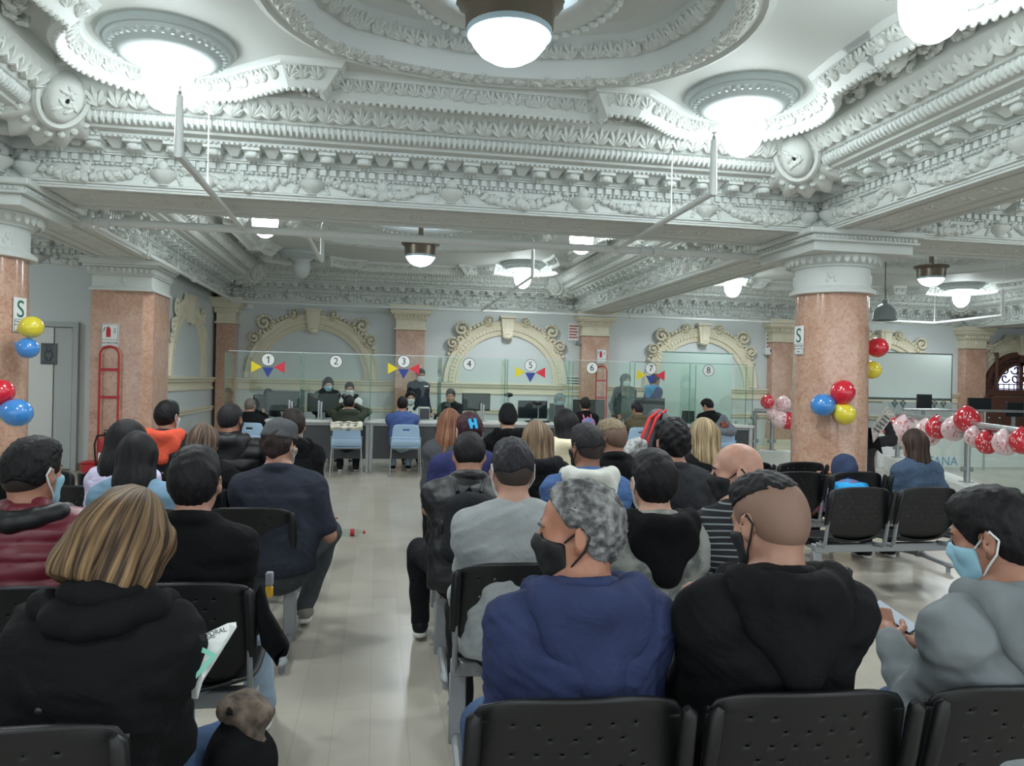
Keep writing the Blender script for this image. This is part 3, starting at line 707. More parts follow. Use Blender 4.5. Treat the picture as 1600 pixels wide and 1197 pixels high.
def pendant():
    p = atY(1382, 495, 9.6); t = thing('pendant_lamp', 'grey metal dome pendant lamp on a wire beside the right column', 'lamp', p)
    dome = mat('grey_enamel', (138, 148, 150), .25)
    one(lambda m: m.lathe([(.155, -.05), (.165, -.045), (.155, -.02), (.148, .05), (.125, .11), (.085, .155), (.045, .175), (.038, .18), (.038, .235), (.028, .24), (.0, .24)], 32, cap=False), 'shade', dome, t, 60)
    one(lambda m: m.lathe([(.15, -.03), (.14, .05), (.08, .14), (.0, .15)], 24, cap=False), 'shade_lining', mat('dark_lining', (60, 66, 68), .5), t, 60)
    one(lambda m: m.tube([(0, 0, .23), (.01, 0, .29), (.0, 0, .4), (.0, 0, ZC - p[2])], .006, 6), 'wire', BLACKP, t)
pendant()
# ================================================================== sprinkler pipes
def pipe(label, pts, r, couplings=(), hang=(), heads=(), name='sprinkler_pipe'):
    t = thing(name, label, 'pipe', pts[0]); o = arr(*pts[0]); P = [arr(*q) - o for q in pts]
    one(lambda m: m.tube(P, r, 12), 'pipe_run', WHITEP, t, 50)
    for q in couplings:
        q = arr(*q) - o; d = _n(P[-1] - P[0])
        one(lambda m: (m.tube([q - d * .06, q + d * .06], r * 1.35, 12), m.tube([q - d * .065, q - d * .045], r * 1.6, 12), m.tube([q + d * .045, q + d * .065], r * 1.6, 12)), 'coupling', WHITEP, t, 50)
    for q, z in hang:
        q = arr(*q) - o; one(lambda m: (m.tube([q, (q[0], q[1], z - o[2])], .006, 6), m.tube([q + arr(0, 0, r), q + arr(0, 0, r + .05)], .012, 6)), 'hanger_rod', WHITEP, t)
    for q in heads:
        q = arr(*q) - o; one(lambda m: (m.tube([q, q + arr(0, 0, .03)], .014, 8), m.tube([q + arr(0, 0, .03), q + arr(0, 0, .055)], .006, 6), m.ell(q + arr(0, 0, .06), (.02, .02, .004), 10, 4)), 'sprinkler_head', STEEL, t)
    return t
A, B = atY(84, 344, 8.5), atY(1222, 403, 8.5)
ZP = float((A[2] + B[2]) / 2); A[2] = B[2] = ZP
at_main = lambda px: atY(px, 344 + (px - 84) * .0519, 8.5)
c1 = [tuple(at_main(x)[:2]) + (ZP,) for x in (135, 163, 648 + 210 - 30 + 180, 1030 - 2)]
pipe('thickest white sprinkler pipe running across behind the big beam', [A, B], .042, c1, [(tuple(at_main(x)[:2]) + (ZP,), ZC) for x in (310, 812, 1165)])
def branch(label, px0, px1, py1, top):
    a = at_main(px0); a[2] = ZP; e = atZ(px1, py1, ZP); k = arr(e[0], e[1], ZP + top)
    pipe(label, [a, e, k], .024, (), [((a * .35 + e * .65), 3.9)], [k])
branch('white branch pipe ending under the left near globe lamp', 380, 279, 242, .42)
branch('white branch pipe ending under the right near globe lamp', 963, 1114, 301, .42)
a = atX(165, 352, -3.0); b_ = atX(362, 459, -3.0)
pipe('white pipe running back along the left beam to the back wall', [(-2.98, 8.5, ZP), (-2.98, 16.5, ZP + .02)], .028, [(-2.98, 10.6, ZP + .005), (-2.98, 13.2, ZP + .01)], [((-2.98, 9.6, ZP), 3.9), ((-2.98, 12.2, ZP), 3.9)])
pipe('long thin white pipe under the cornice of the back wall', [(-3.0, 16.55, 3.06), (4.4, 16.55, 3.06), (9.0, 16.55, 3.06)], .026, [(1.3, 16.55, 3.06), (5.6, 16.55, 3.06)], [((-.5, 16.55, 3.06), 3.6), ((3.4, 16.55, 3.06), 3.6), ((7.1, 16.55, 3.06), 3.6)])
e = atZ(503, 408, ZP); pipe('white branch pipe with riser left of the far bowl lamp', [(at_main(478)[0], 8.5, ZP), e, e + arr(0, 0, .46)], .02, heads=[e + arr(0, 0, .46)])
e = atZ(832, 432, ZP); pipe('white riser pipe left of the lit lamp above window five', [(e[0], 16.55, ZP), e, e + arr(0, 0, .5)], .02, heads=[e + arr(0, 0, .5)])
e = atY(1567, 493, 11.5); f = atY(1460, 505, 13.0); g_ = atY(1362, 500, 13.5)
pipe('white pipe bent upward near the right edge behind the column', [g_, f, e, atY(1567, 452, 11.5)], .026, (), [(f, ZC + .25), (e, ZC + .25)])
# ================================================================== signs and safety equipment
def s_sign(px, py, cx, label):
    """earthquake safe zone sign on the round column"""
    cy = 7.72; d = ray(px, py)[:2]; d = d / np.linalg.norm(d); c = arr(cx, cy); R = .385
    tt = d.dot(c); h = math.sqrt(max(1e-4, R * R - (c - d * tt).dot(c - d * tt))); hit = d * (tt - h); nn = (hit - c) / R
    z = float(atY(px, py, hit[1])[2]); a = math.atan2(nn[1], nn[0]) + PI / 2
    t = thing('safe_zone_sign', label, 'sign', (hit[0] + nn[0] * .012, hit[1] + nn[1] * .012, z), a)
    gr = mat('sign_green', (18, 96, 70), .5)
    one(lambda m: m.box(-.075, .075, -.006, .006, -.155, .155, .002), 'plate', PAPER, t)
    text_obj('S', .22, gr, 'letter', t, (0, -.0065, .045), FACE_CAM, .0015, sx=.95)
    for i, s_ in enumerate(('ZONA SEGURA', 'EN CASOS DE', 'SISMOS')): text_obj(s_, .021, INK, 'lettering', t, (0, -.0065, -.062 - .03 * i), FACE_CAM)
    one(lambda m: [m.box(*q) for q in ((-.07, .07, -.0075, -.006, -.150, -.146), (-.07, .07, -.0075, -.006, -.044, -.040), (-.07, -.066, -.0075, -.006, -.15, -.04), (.066, .07, -.0075, -.006, -.15, -.04))], 'border', gr, t, 0)
s_sign(29, 492, -3.58, 'green letter S sign on the left column at the photo edge'); s_sign(1250, 532, 4.9, 'green letter S sign on the big right column')
def ext_sign(c, label):
    t = thing('extinguisher_sign', label, 'sign', c)
    one(lambda m: m.box(-.115, .115, -.006, .006, -.165, .165, .002), 'plate', PAPER, t)
    red = mat('sign_red', (190, 40, 52), .5)
    def pic(m):
        m.prism([(-.05, -.05), (.01, -.05), (.01, .06), (-.005, .085), (-.035, .085), (-.05, .06)], .002, FACE_CAM, (0, -.006, .025)); m.box(-.03, -.01, -.0085, -.006, .11, .125)
    one(pic, 'extinguisher_symbol', red, t, 0)
    one(lambda m: m.tube([(-.04, -.008, .115), (-.075, -.008, .10), (-.085, -.008, .05)], .004, 5), 'hose_symbol', INK, t)
    text_obj('PQS', .04, INK, 'type_lettering', t, (.06, -.0065, .065), FACE_CAM @ rz3(-PI / 2)); text_obj('EXTINTOR', .042, INK, 'lettering', t, (0, -.0065, -.11), FACE_CAM)
    one(lambda m: [m.box(*q) for q in ((-.105, .105, -.0075, -.006, -.065, -.06), (-.108, .108, -.0075, -.006, -.156, -.152), (-.108, .108, -.0075, -.006, .152, .156), (-.108, -.104, -.0075, -.006, -.155, .155), (.104, .108, -.0075, -.006, -.155, .155))], 'border', INK, t, 0)
PF = 11.7                                                    # front face of the pier
ext_sign(arr(*atY(172, 524, PF - .01)), 'white and red EXTINTOR sign on the square left pier'); ext_sign(arr(*atY(940, 557, 16.93)), 'white and red EXTINTOR sign on the pilaster behind window six')
def rack(x, y, ztop, label, ext):
    t = thing('extinguisher_rack', label, 'rack', (x, y, 0)); w = .125
    def fr(m):
        pts = [(-w, 0, .12), (-w, 0, ztop - w)] + [(-w * math.cos(q * PI / 10), 0, ztop - w + w * math.sin(q * PI / 10)) for q in range(1, 10)] + [(w, 0, ztop - w), (w, 0, .12)]
        m.tube(pts, .015, 8)
        for z in (ztop - .33, ztop - .72, .5, .2): m.box(-w, w, -.008, .008, z - .02, z + .02)
        m.box(-w - .03, w + .03, -.17, .05, .10, .12); m.tube([(-w - .06, .0, .09), (w + .06, .0, .09)], .012, 6)
    one(fr, 'frame', REDP, t)
    for s in (-1, 1): one(lambda m: m.lathe([(.03, -.02), (.09, -.02), (.09, .02), (.03, .02)], 20, (s * (w + .045), 0, .09), np.array([[0, 0, 1], [0, 1, 0], [-1, 0, 0.]])), 'wheel', BLACKP, t)
    if ext:
        e = thing('fire_extinguisher', 'red fire extinguisher standing in the rack on the left pier', 'fire extinguisher', (x, y - .10, .12))
        one(lambda m: m.lathe([(.0, 0), (.082, 0), (.085, .02), (.085, .40), (.075, .46), (.04, .50), (.03, .52), (.0, .52)], 28), 'cylinder', REDP, e)
        one(lambda m: (m.tube([(0, 0, .5), (0, 0, .57)], .022, 10), m.box(-.02, .10, -.012, .012, .56, .58), m.box(-.02, .12, -.012, .012, .60, .615)), 'valve_handle', BLACKP, e)
        one(lambda m: m.tube([(-.02, 0, .54), (-.10, -.02, .53), (-.13, -.02, .42), (-.12, -.01, .2), (-.11, 0, .1)], .012, 8), 'hose', BLACKP, e)
        one(lambda m: m.lathe([(.0862, .12), (.0862, .30)], 28, cap=False), 'paper_label', PAPER, e)
r1 = atY(171, 560, PF - .07); rack(float(r1[0]), PF - .07, float(atY(171, 541, PF - .07)[2]), 'red tubular extinguisher rack against the left square pier', True)
r2 = atY(939, 600, 16.85); rack(float(r2[0]), 16.82, float(atY(939, 572, 16.82)[2]), 'red tubular rack seen through glass of window six', False)
p = atY(147, 735, 11.55); t = thing('red_box', 'small red box on the floor beside the left pier', 'box', (p[0] - .06, 11.6, 0))
one(lambda m: m.box(-.09, .09, -.12, .12, 0, .26, .01), 'body', REDP, t); one(lambda m: m.box(-.095, .095, -.125, .125, .26, .29, .008), 'lid', REDP, t)
def small_fixture(name, label, cat, c, fn, mtl, parts=()):
    t = thing(name, label, cat, c); one(fn, 'housing', mtl, t)
    for n, f2, m2 in parts: one(f2, n, m2, t)
p = atY(385, 478, 17.14); small_fixture('emergency_light', 'white emergency light with round lamp left of window one arch', 'lamp', p, lambda m: m.box(-.14, .14, -.05, .05, -.08, .08, .02), WHITEP, (('spot', lambda m: m.ell((.05, -.05, 0), (.06, .05, .06), 16, 10), mat('frosted_spot', (235, 240, 240), .3)),))
p = atY(901, 538, 17.1); small_fixture('security_camera', 'grey security camera on the wall left of the sixth window pilaster', 'camera', p, lambda m: (m.tube([(-.12, -.25, .02), (.06, -.10, .0)], .05, 12), m.tube([(.06, -.1, 0), (.16, .0, -.05), (.2, .05, -.2)], .015, 8)), mat('camera_grey', (150, 160, 160), .4))
for px, py, wd, hh, l, c_ in ((896, 519, .13, .20, 'white notice with red lines above the security camera', (186, 70, 76)), (900, 600, .30, .19, 'wide white notice with round marks behind window six', (90, 100, 110)), (1204, 531, .13, .28, 'white notice with red lines left of the big right column', (186, 70, 76))):
    p = atY(px, py, 17.18); t = thing('wall_notice', l, 'notice', p)
    one(lambda m: m.box(-wd, wd, -.006, .008, -hh, hh, .002), 'plate', PAPER, t); ink = mat('notice_ink_%d' % c_[0], c_, .6)
    for k in range(5):
        one(lambda m: m.box(-wd * .8, wd * (.8 - .25 * (k % 2)), -.008, -.006, hh * (.7 - .33 * k) - .014, hh * (.7 - .33 * k) + .014), 'text_line', ink, t, 0)
p = atY(1204, 549, 17.1); small_fixture('alarm_box', 'white alarm box under the notice left of the big column', 'box', p, lambda m: m.box(-.17, .17, -.08, .09, -.09, .09, .02), WHITEP, (('indicator', lambda m: m.box(-.05, .05, -.085, -.08, -.02, .05), INK),))
# ================================================================== counter with glass screens
YC0, YC1, GY = 12.72, 13.45, 13.0
XG = [-2.38] + [float(atY(px, 556, GY)[0]) for px in (473, 580, 688, 790, 890, 985, 1079, 1167)]
ZG = 1.93
WT = mat('white_laminate', (206, 208, 206), .4); DG = mat('dark_grey_panel', (66, 69, 72), .5); LEGM = mat('light_grey_edge', (176, 180, 180), .45)
t = tag(one(lambda m: m.box(XG[0] - .05, XG[-1] + .03, YC0, YC1, .80, .845, .008), 'counter_worktop', WT), 'long white worktop carrying the glass screens of all eight windows', 'worktop')
for i in range(8):
    x0, x1 = XG[i], XG[i + 1]; w = x1 - x0
    t = thing('counter_desk', 'dark panelled desk unit under glass window number %s' % ('one', 'two', 'three', 'four', 'five', 'six', 'seven', 'eight')[i], 'desk', (x0, YC0, 0))
    one(lambda m: m.box(.06, w - .06, .05, .075, .22, .76, .004), 'front_panel', DG, t)
    for xx in (.0, w - .055): one(lambda m: m.box(xx + .003, xx + .052, .02, .70, 0, .80, .004), 'side_panel', LEGM, t)
    one(lambda m: m.box(.055, w - .055, .03, .08, .76, .80, .003), 'top_rail', LEGM, t)
NUMS = []
PEN = [mat('pennant_yellow', (236, 214, 40), .6), mat('pennant_blue', (52, 72, 150), .6), mat('pennant_red', (222, 52, 72), .6)]
numx = (419, 525, 631, 733, 829, 925, 1017, 1107); numy = (562, 565, 565, 569, 571, 575, 576, 579)
for i in range(8):
    x0, x1 = XG[i], XG[i + 1]; n = ('one', 'two', 'three', 'four', 'five', 'six', 'seven', 'eight')[i]
    extra = ' with pennants' if i in (0, 2, 4, 6) else ''
    t = thing('glass_screen', 'clear glass counter screen with a round number %s sign%s' % (n, extra), 'glass screen', (x0, GY, .845))
    h = ZG - .845
    one(lambda m: m.box(.006, x1 - x0 - .006, -.004, .004, .0, h), 'pane', GLASS, t, 0)
    one(lambda m: m.box(.006, x1 - x0 - .006, -.006, .006, h - .002, h + .008), 'top_edge', RIM if i < 6 else EDGE, t, 0)
    one(lambda m: m.box(x1 - x0 - .008, x1 - x0 - .001, -.006, .006, .0, h), 'side_edge', EDGE, t, 0)
    c = atY(numx[i], numy[i], GY - .006) - arr(x0, GY, .845)
    d = one(lambda m: (m.lathe([(.0, 0), (.098, 0), (.098, .002), (.0, .002)], 40, c, rx3(PI / 2))), 'number_disc', PAPER, t)
    one(lambda m: m.lathe([(.098, .001), (.106, .001), (.106, .003), (.098, .003), (.098, .001)], 40, c, rx3(PI / 2), cap=False), 'disc_rim', INK, d)
    if i: text_obj(str(i + 1), .16, INK, 'numeral', d, c + arr(0, -.0035, 0), FACE_CAM)
    else: one(lambda m: m.prism([(.0, -.055), (.017, -.055), (.017, .056), (.004, .056), (-.028, .030), (-.022, .018), (.0, .034)], .0015, FACE_CAM, c + arr(0, -.0025, 0)), 'numeral', INK, d, 0)
    if i in (0, 2, 4, 6):
        s = .092
        for k, (dx, dz, poly) in enumerate(((-.135, -.12, [(-s, s), (-s, -s), (s * .85, 0)]), (0., -.20, [(-s, s * .8), (s, s * .8), (0, -s)]), (.135, -.12, [(s, s), (s, -s), (-s * .85, 0)]))):
            one(lambda m: m.prism(poly, .002, FACE_CAM, c + arr(dx * 1.25, 0, dz)), 'pennant', PEN[k], t, 0)
    # divider pane running back from the joint between two windows, and a low service screen
    t2 = thing('divider_pane', 'narrow glass divider between the stations right of window %s' % n, 'glass pane', (x1, GY, .845))
    one(lambda m: m.box(-.004, .004, -.25, .44, 0, h - .03), 'pane', GLASS, t2, 0); one(lambda m: m.box(-.005, .005, -.256, -.25, 0, h - .03), 'front_edge', EDGE, t2, 0)
    one(lambda m: [m.box(-.02, .02, q - .02, q + .02, 0, .05, .004) for q in (-.18, .36)], 'foot_clamp', STEEL, t2)
t2 = thing('divider_pane', 'glass end pane closing the counter left of window one', 'glass pane', (XG[0], GY, .845))
one(lambda m: m.box(-.004, .004, -.25, .44, 0, ZG - .875), 'pane', GLASS, t2, 0); one(lambda m: m.box(-.005, .005, -.256, -.25, 0, ZG - .875), 'front_edge', EDGE, t2, 0)
# ---- computer equipment on the worktop
def monitor(px, py, wd, label, ang=0., back=False, Y=13.2, ht=None):
    p = atY(px, py, Y); h = ht or wd * .6; z0 = .846
    t = thing('computer_monitor', label, 'monitor', (p[0], Y, z0), ang); zc = float(p[2]) - z0
    one(lambda m: m.box(-wd / 2, wd / 2, -.02, .02, zc - h / 2, zc + h / 2, .006), 'screen_case', DARKP, t)
    one(lambda m: m.box(-wd / 2 + .015, wd / 2 - .015, -.0215, -.0195, zc - h / 2 + .02, zc + h / 2 - .015), 'rear_panel' if back else 'display', DG if back else SCREEN, t, 0)
    one(lambda m: (m.box(-.03, .03, .0, .05, .01, zc, .005), m.box(-.12, .12, -.09, .11, 0, .015, .004)), 'stand', GREYM, t)
    return t
monitor(443, 627, .56, 'dark monitor seen from behind at counter window one', .1, True, 13.25); monitor(416, 629, .44, 'dark monitor standing left of another at window one', .5, True, 13.33)
monitor(505, 629, .52, 'dark monitor in front of the standing woman at window two', -.1, True, 13.2); monitor(744, 628, .50, 'dark monitor at counter window four', .15, True, 13.2)
monitor(832, 640, .52, 'monitor facing the hall at counter window five', 0, False, 13.2); monitor(920, 640, .58, 'dark wide monitor at counter window six', 0, True, 13.25)
monitor(1012, 638, .62, 'purple dark monitor at counter window seven', -.1, True, 13.3); monitor(1075, 655, .22, 'small teal-black monitor left of the man at window eight', -.3, True, 13.2, .30)
for px, l in ((452, 'steel post on the counter at window one'), (498, 'steel post on the counter at window two'), (752, 'steel post on the counter at window four')):
    p = atY(px, 640, 12.9); t = thing('document_post', l, 'stand', (p[0], 12.9, .846))
    one(lambda m: m.box(-.015, .015, -.01, .01, 0, .31, .003), 'upright', STEEL, t); one(lambda m: m.box(.025, .055, -.01, .01, 0, .29, .003), 'upright', STEEL, t); one(lambda m: m.box(-.06, .09, -.05, .05, 0, .01, .003), 'foot', STEEL, t)
def keyboard(px, Y, l):
    p = atZ(px, 660, .85); t = thing('keyboard', l, 'keyboard', (p[0], Y, .846)); one(lambda m: m.box(-.2, .2, -.07, .07, 0, .02, .005), 'case', DARKP, t)
    one(lambda m: [m.box(-.19 + .035 * i, -.16 + .035 * i, -.06 + .028 * j, -.036 + .028 * j, .02, .026) for i in range(11) for j in range(4)], 'keys', mat('key_grey', (60, 62, 66), .5), t, 0)
keyboard(842, 12.9, 'black keyboard on the worktop at window five')
def webcam(px, py, l):
    p = atY(px, py, 12.95); t = thing('webcam', l, 'webcam', (p[0], 12.95, .846)); z = float(p[2]) - .846
    one(lambda m: m.tube([(0, 0, .0), (.01, .02, z * .5), (0, 0, z)], .008, 6), 'stem', STEEL, t); one(lambda m: m.ell((0, 0, z), (.075, .05, .04), 14, 8), 'camera_head', BLACKP, t); one(lambda m: m.lathe([(0, 0), (.05, 0), (.05, .012), (0, .012)], 16), 'foot', BLACKP, t)
webcam(795, 617, 'black webcam on a stalk between windows four and five'); webcam(841, 630, 'small round webcam before the monitor at window five')
for px, l in ((600, 'stack of papers on the worktop at window two'), (775, 'papers lying on the worktop at window four'), (960, 'papers lying on the worktop at window six')):
    p = atZ(px, 660, .85); t = thing('paper_stack', l, 'papers', (p[0], 12.85, .846)); 
    for k in range(3): one(lambda m: m.box(-.105, .105, -.07, .07, k * .004, k * .004 + .003, 0, rz3(.2 * k)), 'sheet', PAPER, t, 0)
def drinking(px, l, mtl, h):
    p = atY(px, 640, 13.3); t = thing('pc_tower', l, 'computer', (p[0], 13.2, .846)); one(lambda m: m.box(-.09, .09, -.2, .2, 0, h, .006), 'case', mtl, t); one(lambda m: m.box(-.08, .08, -.205, -.2, .02, h - .02), 'front_grille', DG, t, 0)
drinking(868, 'grey computer tower right of window five monitor', mat('pc_grey', (120, 132, 136), .45), .32); drinking(700 - 38, 'white computer tower beside the standing man at window three', WT, .22)
# ================================================================== waiting benches
def sheet(fn, nu, nv, hole=None):
    v = [fn(-1 + 2 * i / nu, j / nv) for j in range(nv + 1) for i in range(nu + 1)]; f = []
    for j in range(nv):
        for i in range(nu):
            if hole and hole(-1 + 2 * (i + .5) / nu, (j + .5) / nv, i, j): continue
            a = j * (nu + 1) + i; f.append((a, a + 1, a + nu + 2, a + nu + 1))
    return v, f
def solid(o, th, bev=0):
    m = o.modifiers.new('thickness', 'SOLIDIFY'); m.thickness = th; m.offset = 0
    return o
SEATP = .545
def back_fn(u, v):
    w = .245 * (min(1, (.50 + 1.6 * v)) if v < .35 else 1.0)
    if v > .86: w *= 1 - .10 * ((v - .86) / .14) ** 2.5
    z = .43 + .39 * v - (.020 * abs(u) ** 5 if v > .9 else 0) + .012 * (1 - u * u) * v
    y = -.02 - .10 * v + .045 * (u * u) * (.3 + v) + (.06 * (1 - v / .16) ** 2 if v < .16 else 0)
    return (u * w, y, z)
def back_hole(u, v, i, j):
    if not (.34 < v < .86) or abs(u) > .72: return False
    k = (i * 3 + j * 7)
    return j % 4 == 1 and (i + (3 if (j // 4) % 2 else 0)) % 6 == 1 and ((i * 7 + j * 13) % 5 != 0)
def seat_fn(u, v):
    w = .235 * (1 - .25 * (1 - v) ** 4) * (1 - .10 * max(0, v - .85) / .15)
    return (u * w, -.02 + .45 * v, .43 - .035 * math.sin(PI * min(1, v * 1.1)) + .03 * u * u * (1 - v * .5) - (.035 * ((v - .85) / .15) ** 2 if v > .85 else 0))
_p = {}
def seat_parts(parent, x, rest=None):
    if 'back' not in _p:
        a = MB(); a.add(*sheet(back_fn, 54, 44, back_hole)); o = a.build('backrest', BLACKP, None, 60); solid(o, .014); _p['back'] = o
        a = MB(); a.add(*sheet(seat_fn, 22, 20)); o = a.build('seat', BLACKP, None, 60); solid(o, .014); _p['seat'] = o
        def bars(m, s):
            if 1:
                m.tube([(s * .237, -.065, .60), (s * .237, -.045, .50), (s * .237, -.03, .42), (s * .235, -.0, .392), (s * .22, .10, .385)], .017, 8, flat=.6)
        
        for s in (-1, 1): _p['bars%d' % s] = one(lambda m: bars(m, s), 'side_bar', GREYM, None, 50)
        def sl(m, s):
            m.tube([(s * .243, -.055, .565), (s * .243, -.085, .67), (s * .240, -.115, .79), (s * .232, -.118, .805)], [.019, .020, .019, .010], 10)
        
        for s in (-1, 1): _p['sleeve%d' % s] = one(lambda m: sl(m, s), 'side_sleeve', BLACKP, None, 50)
    for k in list(_p):
        o = _p[k]
        if o.parent is not None: o = o.copy(); COL.objects.link(o)
        o.parent = parent; o.location = (x, 0, 0)
def bench(x0, y, n, label, rz=0., legs=True):
    """n seats, the first seat's middle at x0 (world), backrest tops along y"""
    L = (n - 1) * SEATP; c, s = math.cos(rz), math.sin(rz)
    t = thing('waiting_bench', label, 'bench', (x0 + c * L / 2 - s * .11, y + s * L / 2 + c * .11, 0), rz, 'black perforated waiting benches')
    for i in range(n): seat_parts(t, -L / 2 + i * SEATP)
    e = L / 2 + .245
    one(lambda m: m.box(-e, e, .085, .145, .325, .385, .005), 'beam', GREYM, t)
    for sg in (-1, 1):
        xx = sg * (e - .03)
        one(lambda m: (m.box(xx - .034, xx + .034, .09, .14, .05, .33, .006), m.tube([(xx, -.24, .055), (xx, .08, .075), (xx, .40, .055)], .022, 8)), 'leg', GREYM, t)
        for q in (-.24, .40): one(lambda m: (m.tube([(xx, q, .05), (xx, q, .0)], .018, 10), m.ell((xx, q - .0, .055), (.032, .06, .022), 10, 6)), 'foot_pad', mat('foot_pad_grey', (150, 154, 158), .4), t)
    return t
RZR = math.radians(-7)
bench(.46, 1.63, 3, 'black waiting bench under the man in navy hoodie at the front', math.radians(-3))
bench(.55, 2.88, 3, 'black waiting bench under the man in plain grey t-shirt', math.radians(-3))
bench(.58, 3.92, 3, 'black waiting bench under the man hunched under a backpack', 0)
bench(.62, 4.78, 4, 'black waiting bench under the woman with a blue hair clip', 0)
bench(.68, 5.85, 4, 'black waiting bench under the copper haired woman in a grey jacket', 0)
bench(.80, 7.4, 4, 'black waiting bench under the person in a black beanie', 0)
bench(-.73 - 2 * SEATP, 1.63, 3, 'black waiting bench under the woman with blond bob at bottom left')
bench(-.65 - 2 * SEATP, 2.70, 3, 'black waiting bench under the man in the red puffer jacket')
bench(-.67 - 2 * SEATP, 4.22, 3, 'black waiting bench under the large man in a grey cap')
bench(-.70 - 2 * SEATP, 5.08, 3, 'black waiting bench under the woman with streaked hair')
bench(-.75 - 3 * SEATP, 5.95, 4, 'black waiting bench under the man with an orange hood')
_f = atA(1349, 772, 5.45); bench(_f[0], _f[1], 3, 'empty black bench in front of the round column, nearest row')
_f = atA(1250, 747, 6.4); bench(_f[0] - 0 * SEATP, _f[1], 3, 'black bench under the child in a dark blue hood')
_f = atA(1256, 724, 7.25); bench(_f[0] - 2 * SEATP, _f[1], 3, 'mostly empty black bench farthest back before the round column')
# ================================================================== blue chairs at the counter
BLUE = mat('light_blue_plastic', (166, 196, 226), .38)
_bc = []
def blue_chair(px, py, label, rz=0., bottom=745):
    p = atY(px, bottom, 12.2); p[2] = 0
    if not _bc:
        t = thing('blue_chair', label, 'chair', p, rz, 'light blue plastic chairs at the counter')
        def bf(u, v):
            w = .20 + .035 * (1 - v) - (.02 * ((v - .8) / .2) ** 2 if v > .8 else 0)
            return (u * w, .03 - .05 * v + .03 * u * u + (.03 * math.sin(PI * v / .42) if v < .42 else 0) * -1, .47 + .35 * v - .012 * abs(u) ** 6)
        a = MB(); a.add(*sheet(bf, 24, 24, lambda u, v, i, j: abs(u) < .26 and .72 < v < .80)); solid(a.build('backrest', BLUE, t, 60), .012)
        a = MB(); a.add(*sheet(lambda u, v: (u * .215, .05 + .40 * v, .45 - .02 * math.sin(PI * v) - (.03 * ((v - .85) / .15) ** 2 if v > .85 else 0)), 12, 12)); solid(a.build('seat', BLUE, t, 60), .014)
        one(lambda m: m.tube([(-.225, .02, .605), (0, -.015, .6), (.225, .02, .605)], .010, 6), 'back_ridge', BLUE, t)
        for sx in (-1, 1):
            one(lambda m: m.tube([(sx * .235, .05, .62), (sx * .225, .06, .44), (sx * .245, -.03, .0)], .012, 8), 'leg', STEEL, t)
            one(lambda m: m.tube([(sx * .215, .38, .43), (sx * .235, .46, .0)], .012, 8), 'leg', STEEL, t)
        one(lambda m: (m.tube([(-.22, .07, .43), (.22, .07, .43)], .010, 6), m.tube([(-.215, .38, .425), (.215, .38, .425)], .010, 6)), 'cross_rail', STEEL, t)
        _bc.append(t); return t
    t = copy_tree(_bc[0]); t.location = tuple(p); t.rotation_euler = (0, 0, rz); t['label'] = label; return t
blue_chair(540, 745, 'light blue chair under the man in dark green at window two')
blue_chair(633, 745, 'light blue chair under the man in blue sweater at window three')
blue_chair(388, 742, 'light blue chair half hidden behind the big crowd at window one', -.25, 742)
blue_chair(1127, 742, 'light blue chair under the leaning man in black at window eight', -.25, 748)
blue_chair(1000, 742, 'light blue chair under the person in olive jacket at window seven', .1, 748)
blue_chair(917, 742, 'light blue chair behind the person with a pink straps backpack', 0, 746)
# ================================================================== guard rail, kerb and the back office on the right
def rail(pts, zt, zb, label, posts, r=.048):
    t = thing('guard_rail', label, 'railing', (pts[0][0], pts[0][1], 0)); o = arr(pts[0][0], pts[0][1], 0)
    P = [arr(x, y, zt) - o for x, y in pts]
    one(lambda m: m.tube(P, r, 12), 'handrail', STEEL, t, 50)
    for x, y in posts:
        q = arr(x, y, 0) - o
        one(lambda m: (m.tube([q + arr(0, 0, zb), q + arr(0, 0, zt)], .040, 10), m.box(q[0] - .07, q[0] + .07, q[1] - .07, q[1] + .07, zb, zb + .012)), 'post', STEEL, t, 50)
        one(lambda m: [m.box(q[0] - .085, q[0] + .085, q[1] - .03, q[1] + .03, z - .035, z + .035, .006) for z in (zb + .18, zt - .14)], 'glass_clamp', GREYM, t, 40)
    for i in range(len(P) - 1):
        a, b = P[i], P[i + 1]; d = _n(b - a); n = arr(-d[1], d[0], 0) * .005; a = a + d * .05; b = b - d * .05
        m = MB(); v = [a + n, b + n, b - n, a - n]; v = [arr(q[0], q[1], zb + .08) for q in v] + [arr(q[0], q[1], zt - .10) for q in v]
        m.add(v, [(0, 1, 2, 3), (4, 7, 6, 5), (0, 4, 5, 1), (1, 5, 6, 2), (2, 6, 7, 3), (3, 7, 4, 0)]); m.build('glass_infill', GLASS, t, 0)
    return t
RL = [(6.75, 6.3), (8.06, 9.38), (9.6, 12.9)]
rail(RL, 1.08, .28, 'steel and glass guard rail with balloons right of the round column', [(8.06, 9.38), (6.75, 6.3), (9.6, 12.9)])
q1, q2 = atZ(1197, 640, 1.06), atZ(1300, 643, 1.06)
rail([(7.45, 14.3), (9.0, 14.1)], 1.06, .28, 'short steel guard rail between the counter and the round column', [(7.45, 14.3), (7.8, 14.25), (9.0, 14.1)], .045)
def kerb(pts, wd, z, label):
    m = MB(); m.sweep(pts, [(-wd, 0), (-wd, z - .02), (-wd + .02, z), (wd - .02, z), (wd, z - .02), (wd, 0)], False)
    o = m.build('kerb_wall', mat('white_kerb_paint', (212, 217, 213), .5), None, 30); return tag(o, label, 'low wall')
kerb([(6.6, 5.9), (8.06, 9.38), (9.75, 13.2)], .16, .28, 'low white kerb wall under the balloon guard rail')
kerb([(7.2, 14.5), (7.5, 14.28), (9.3, 14.05)], .16, .28, 'low white curved kerb between counter end and column')
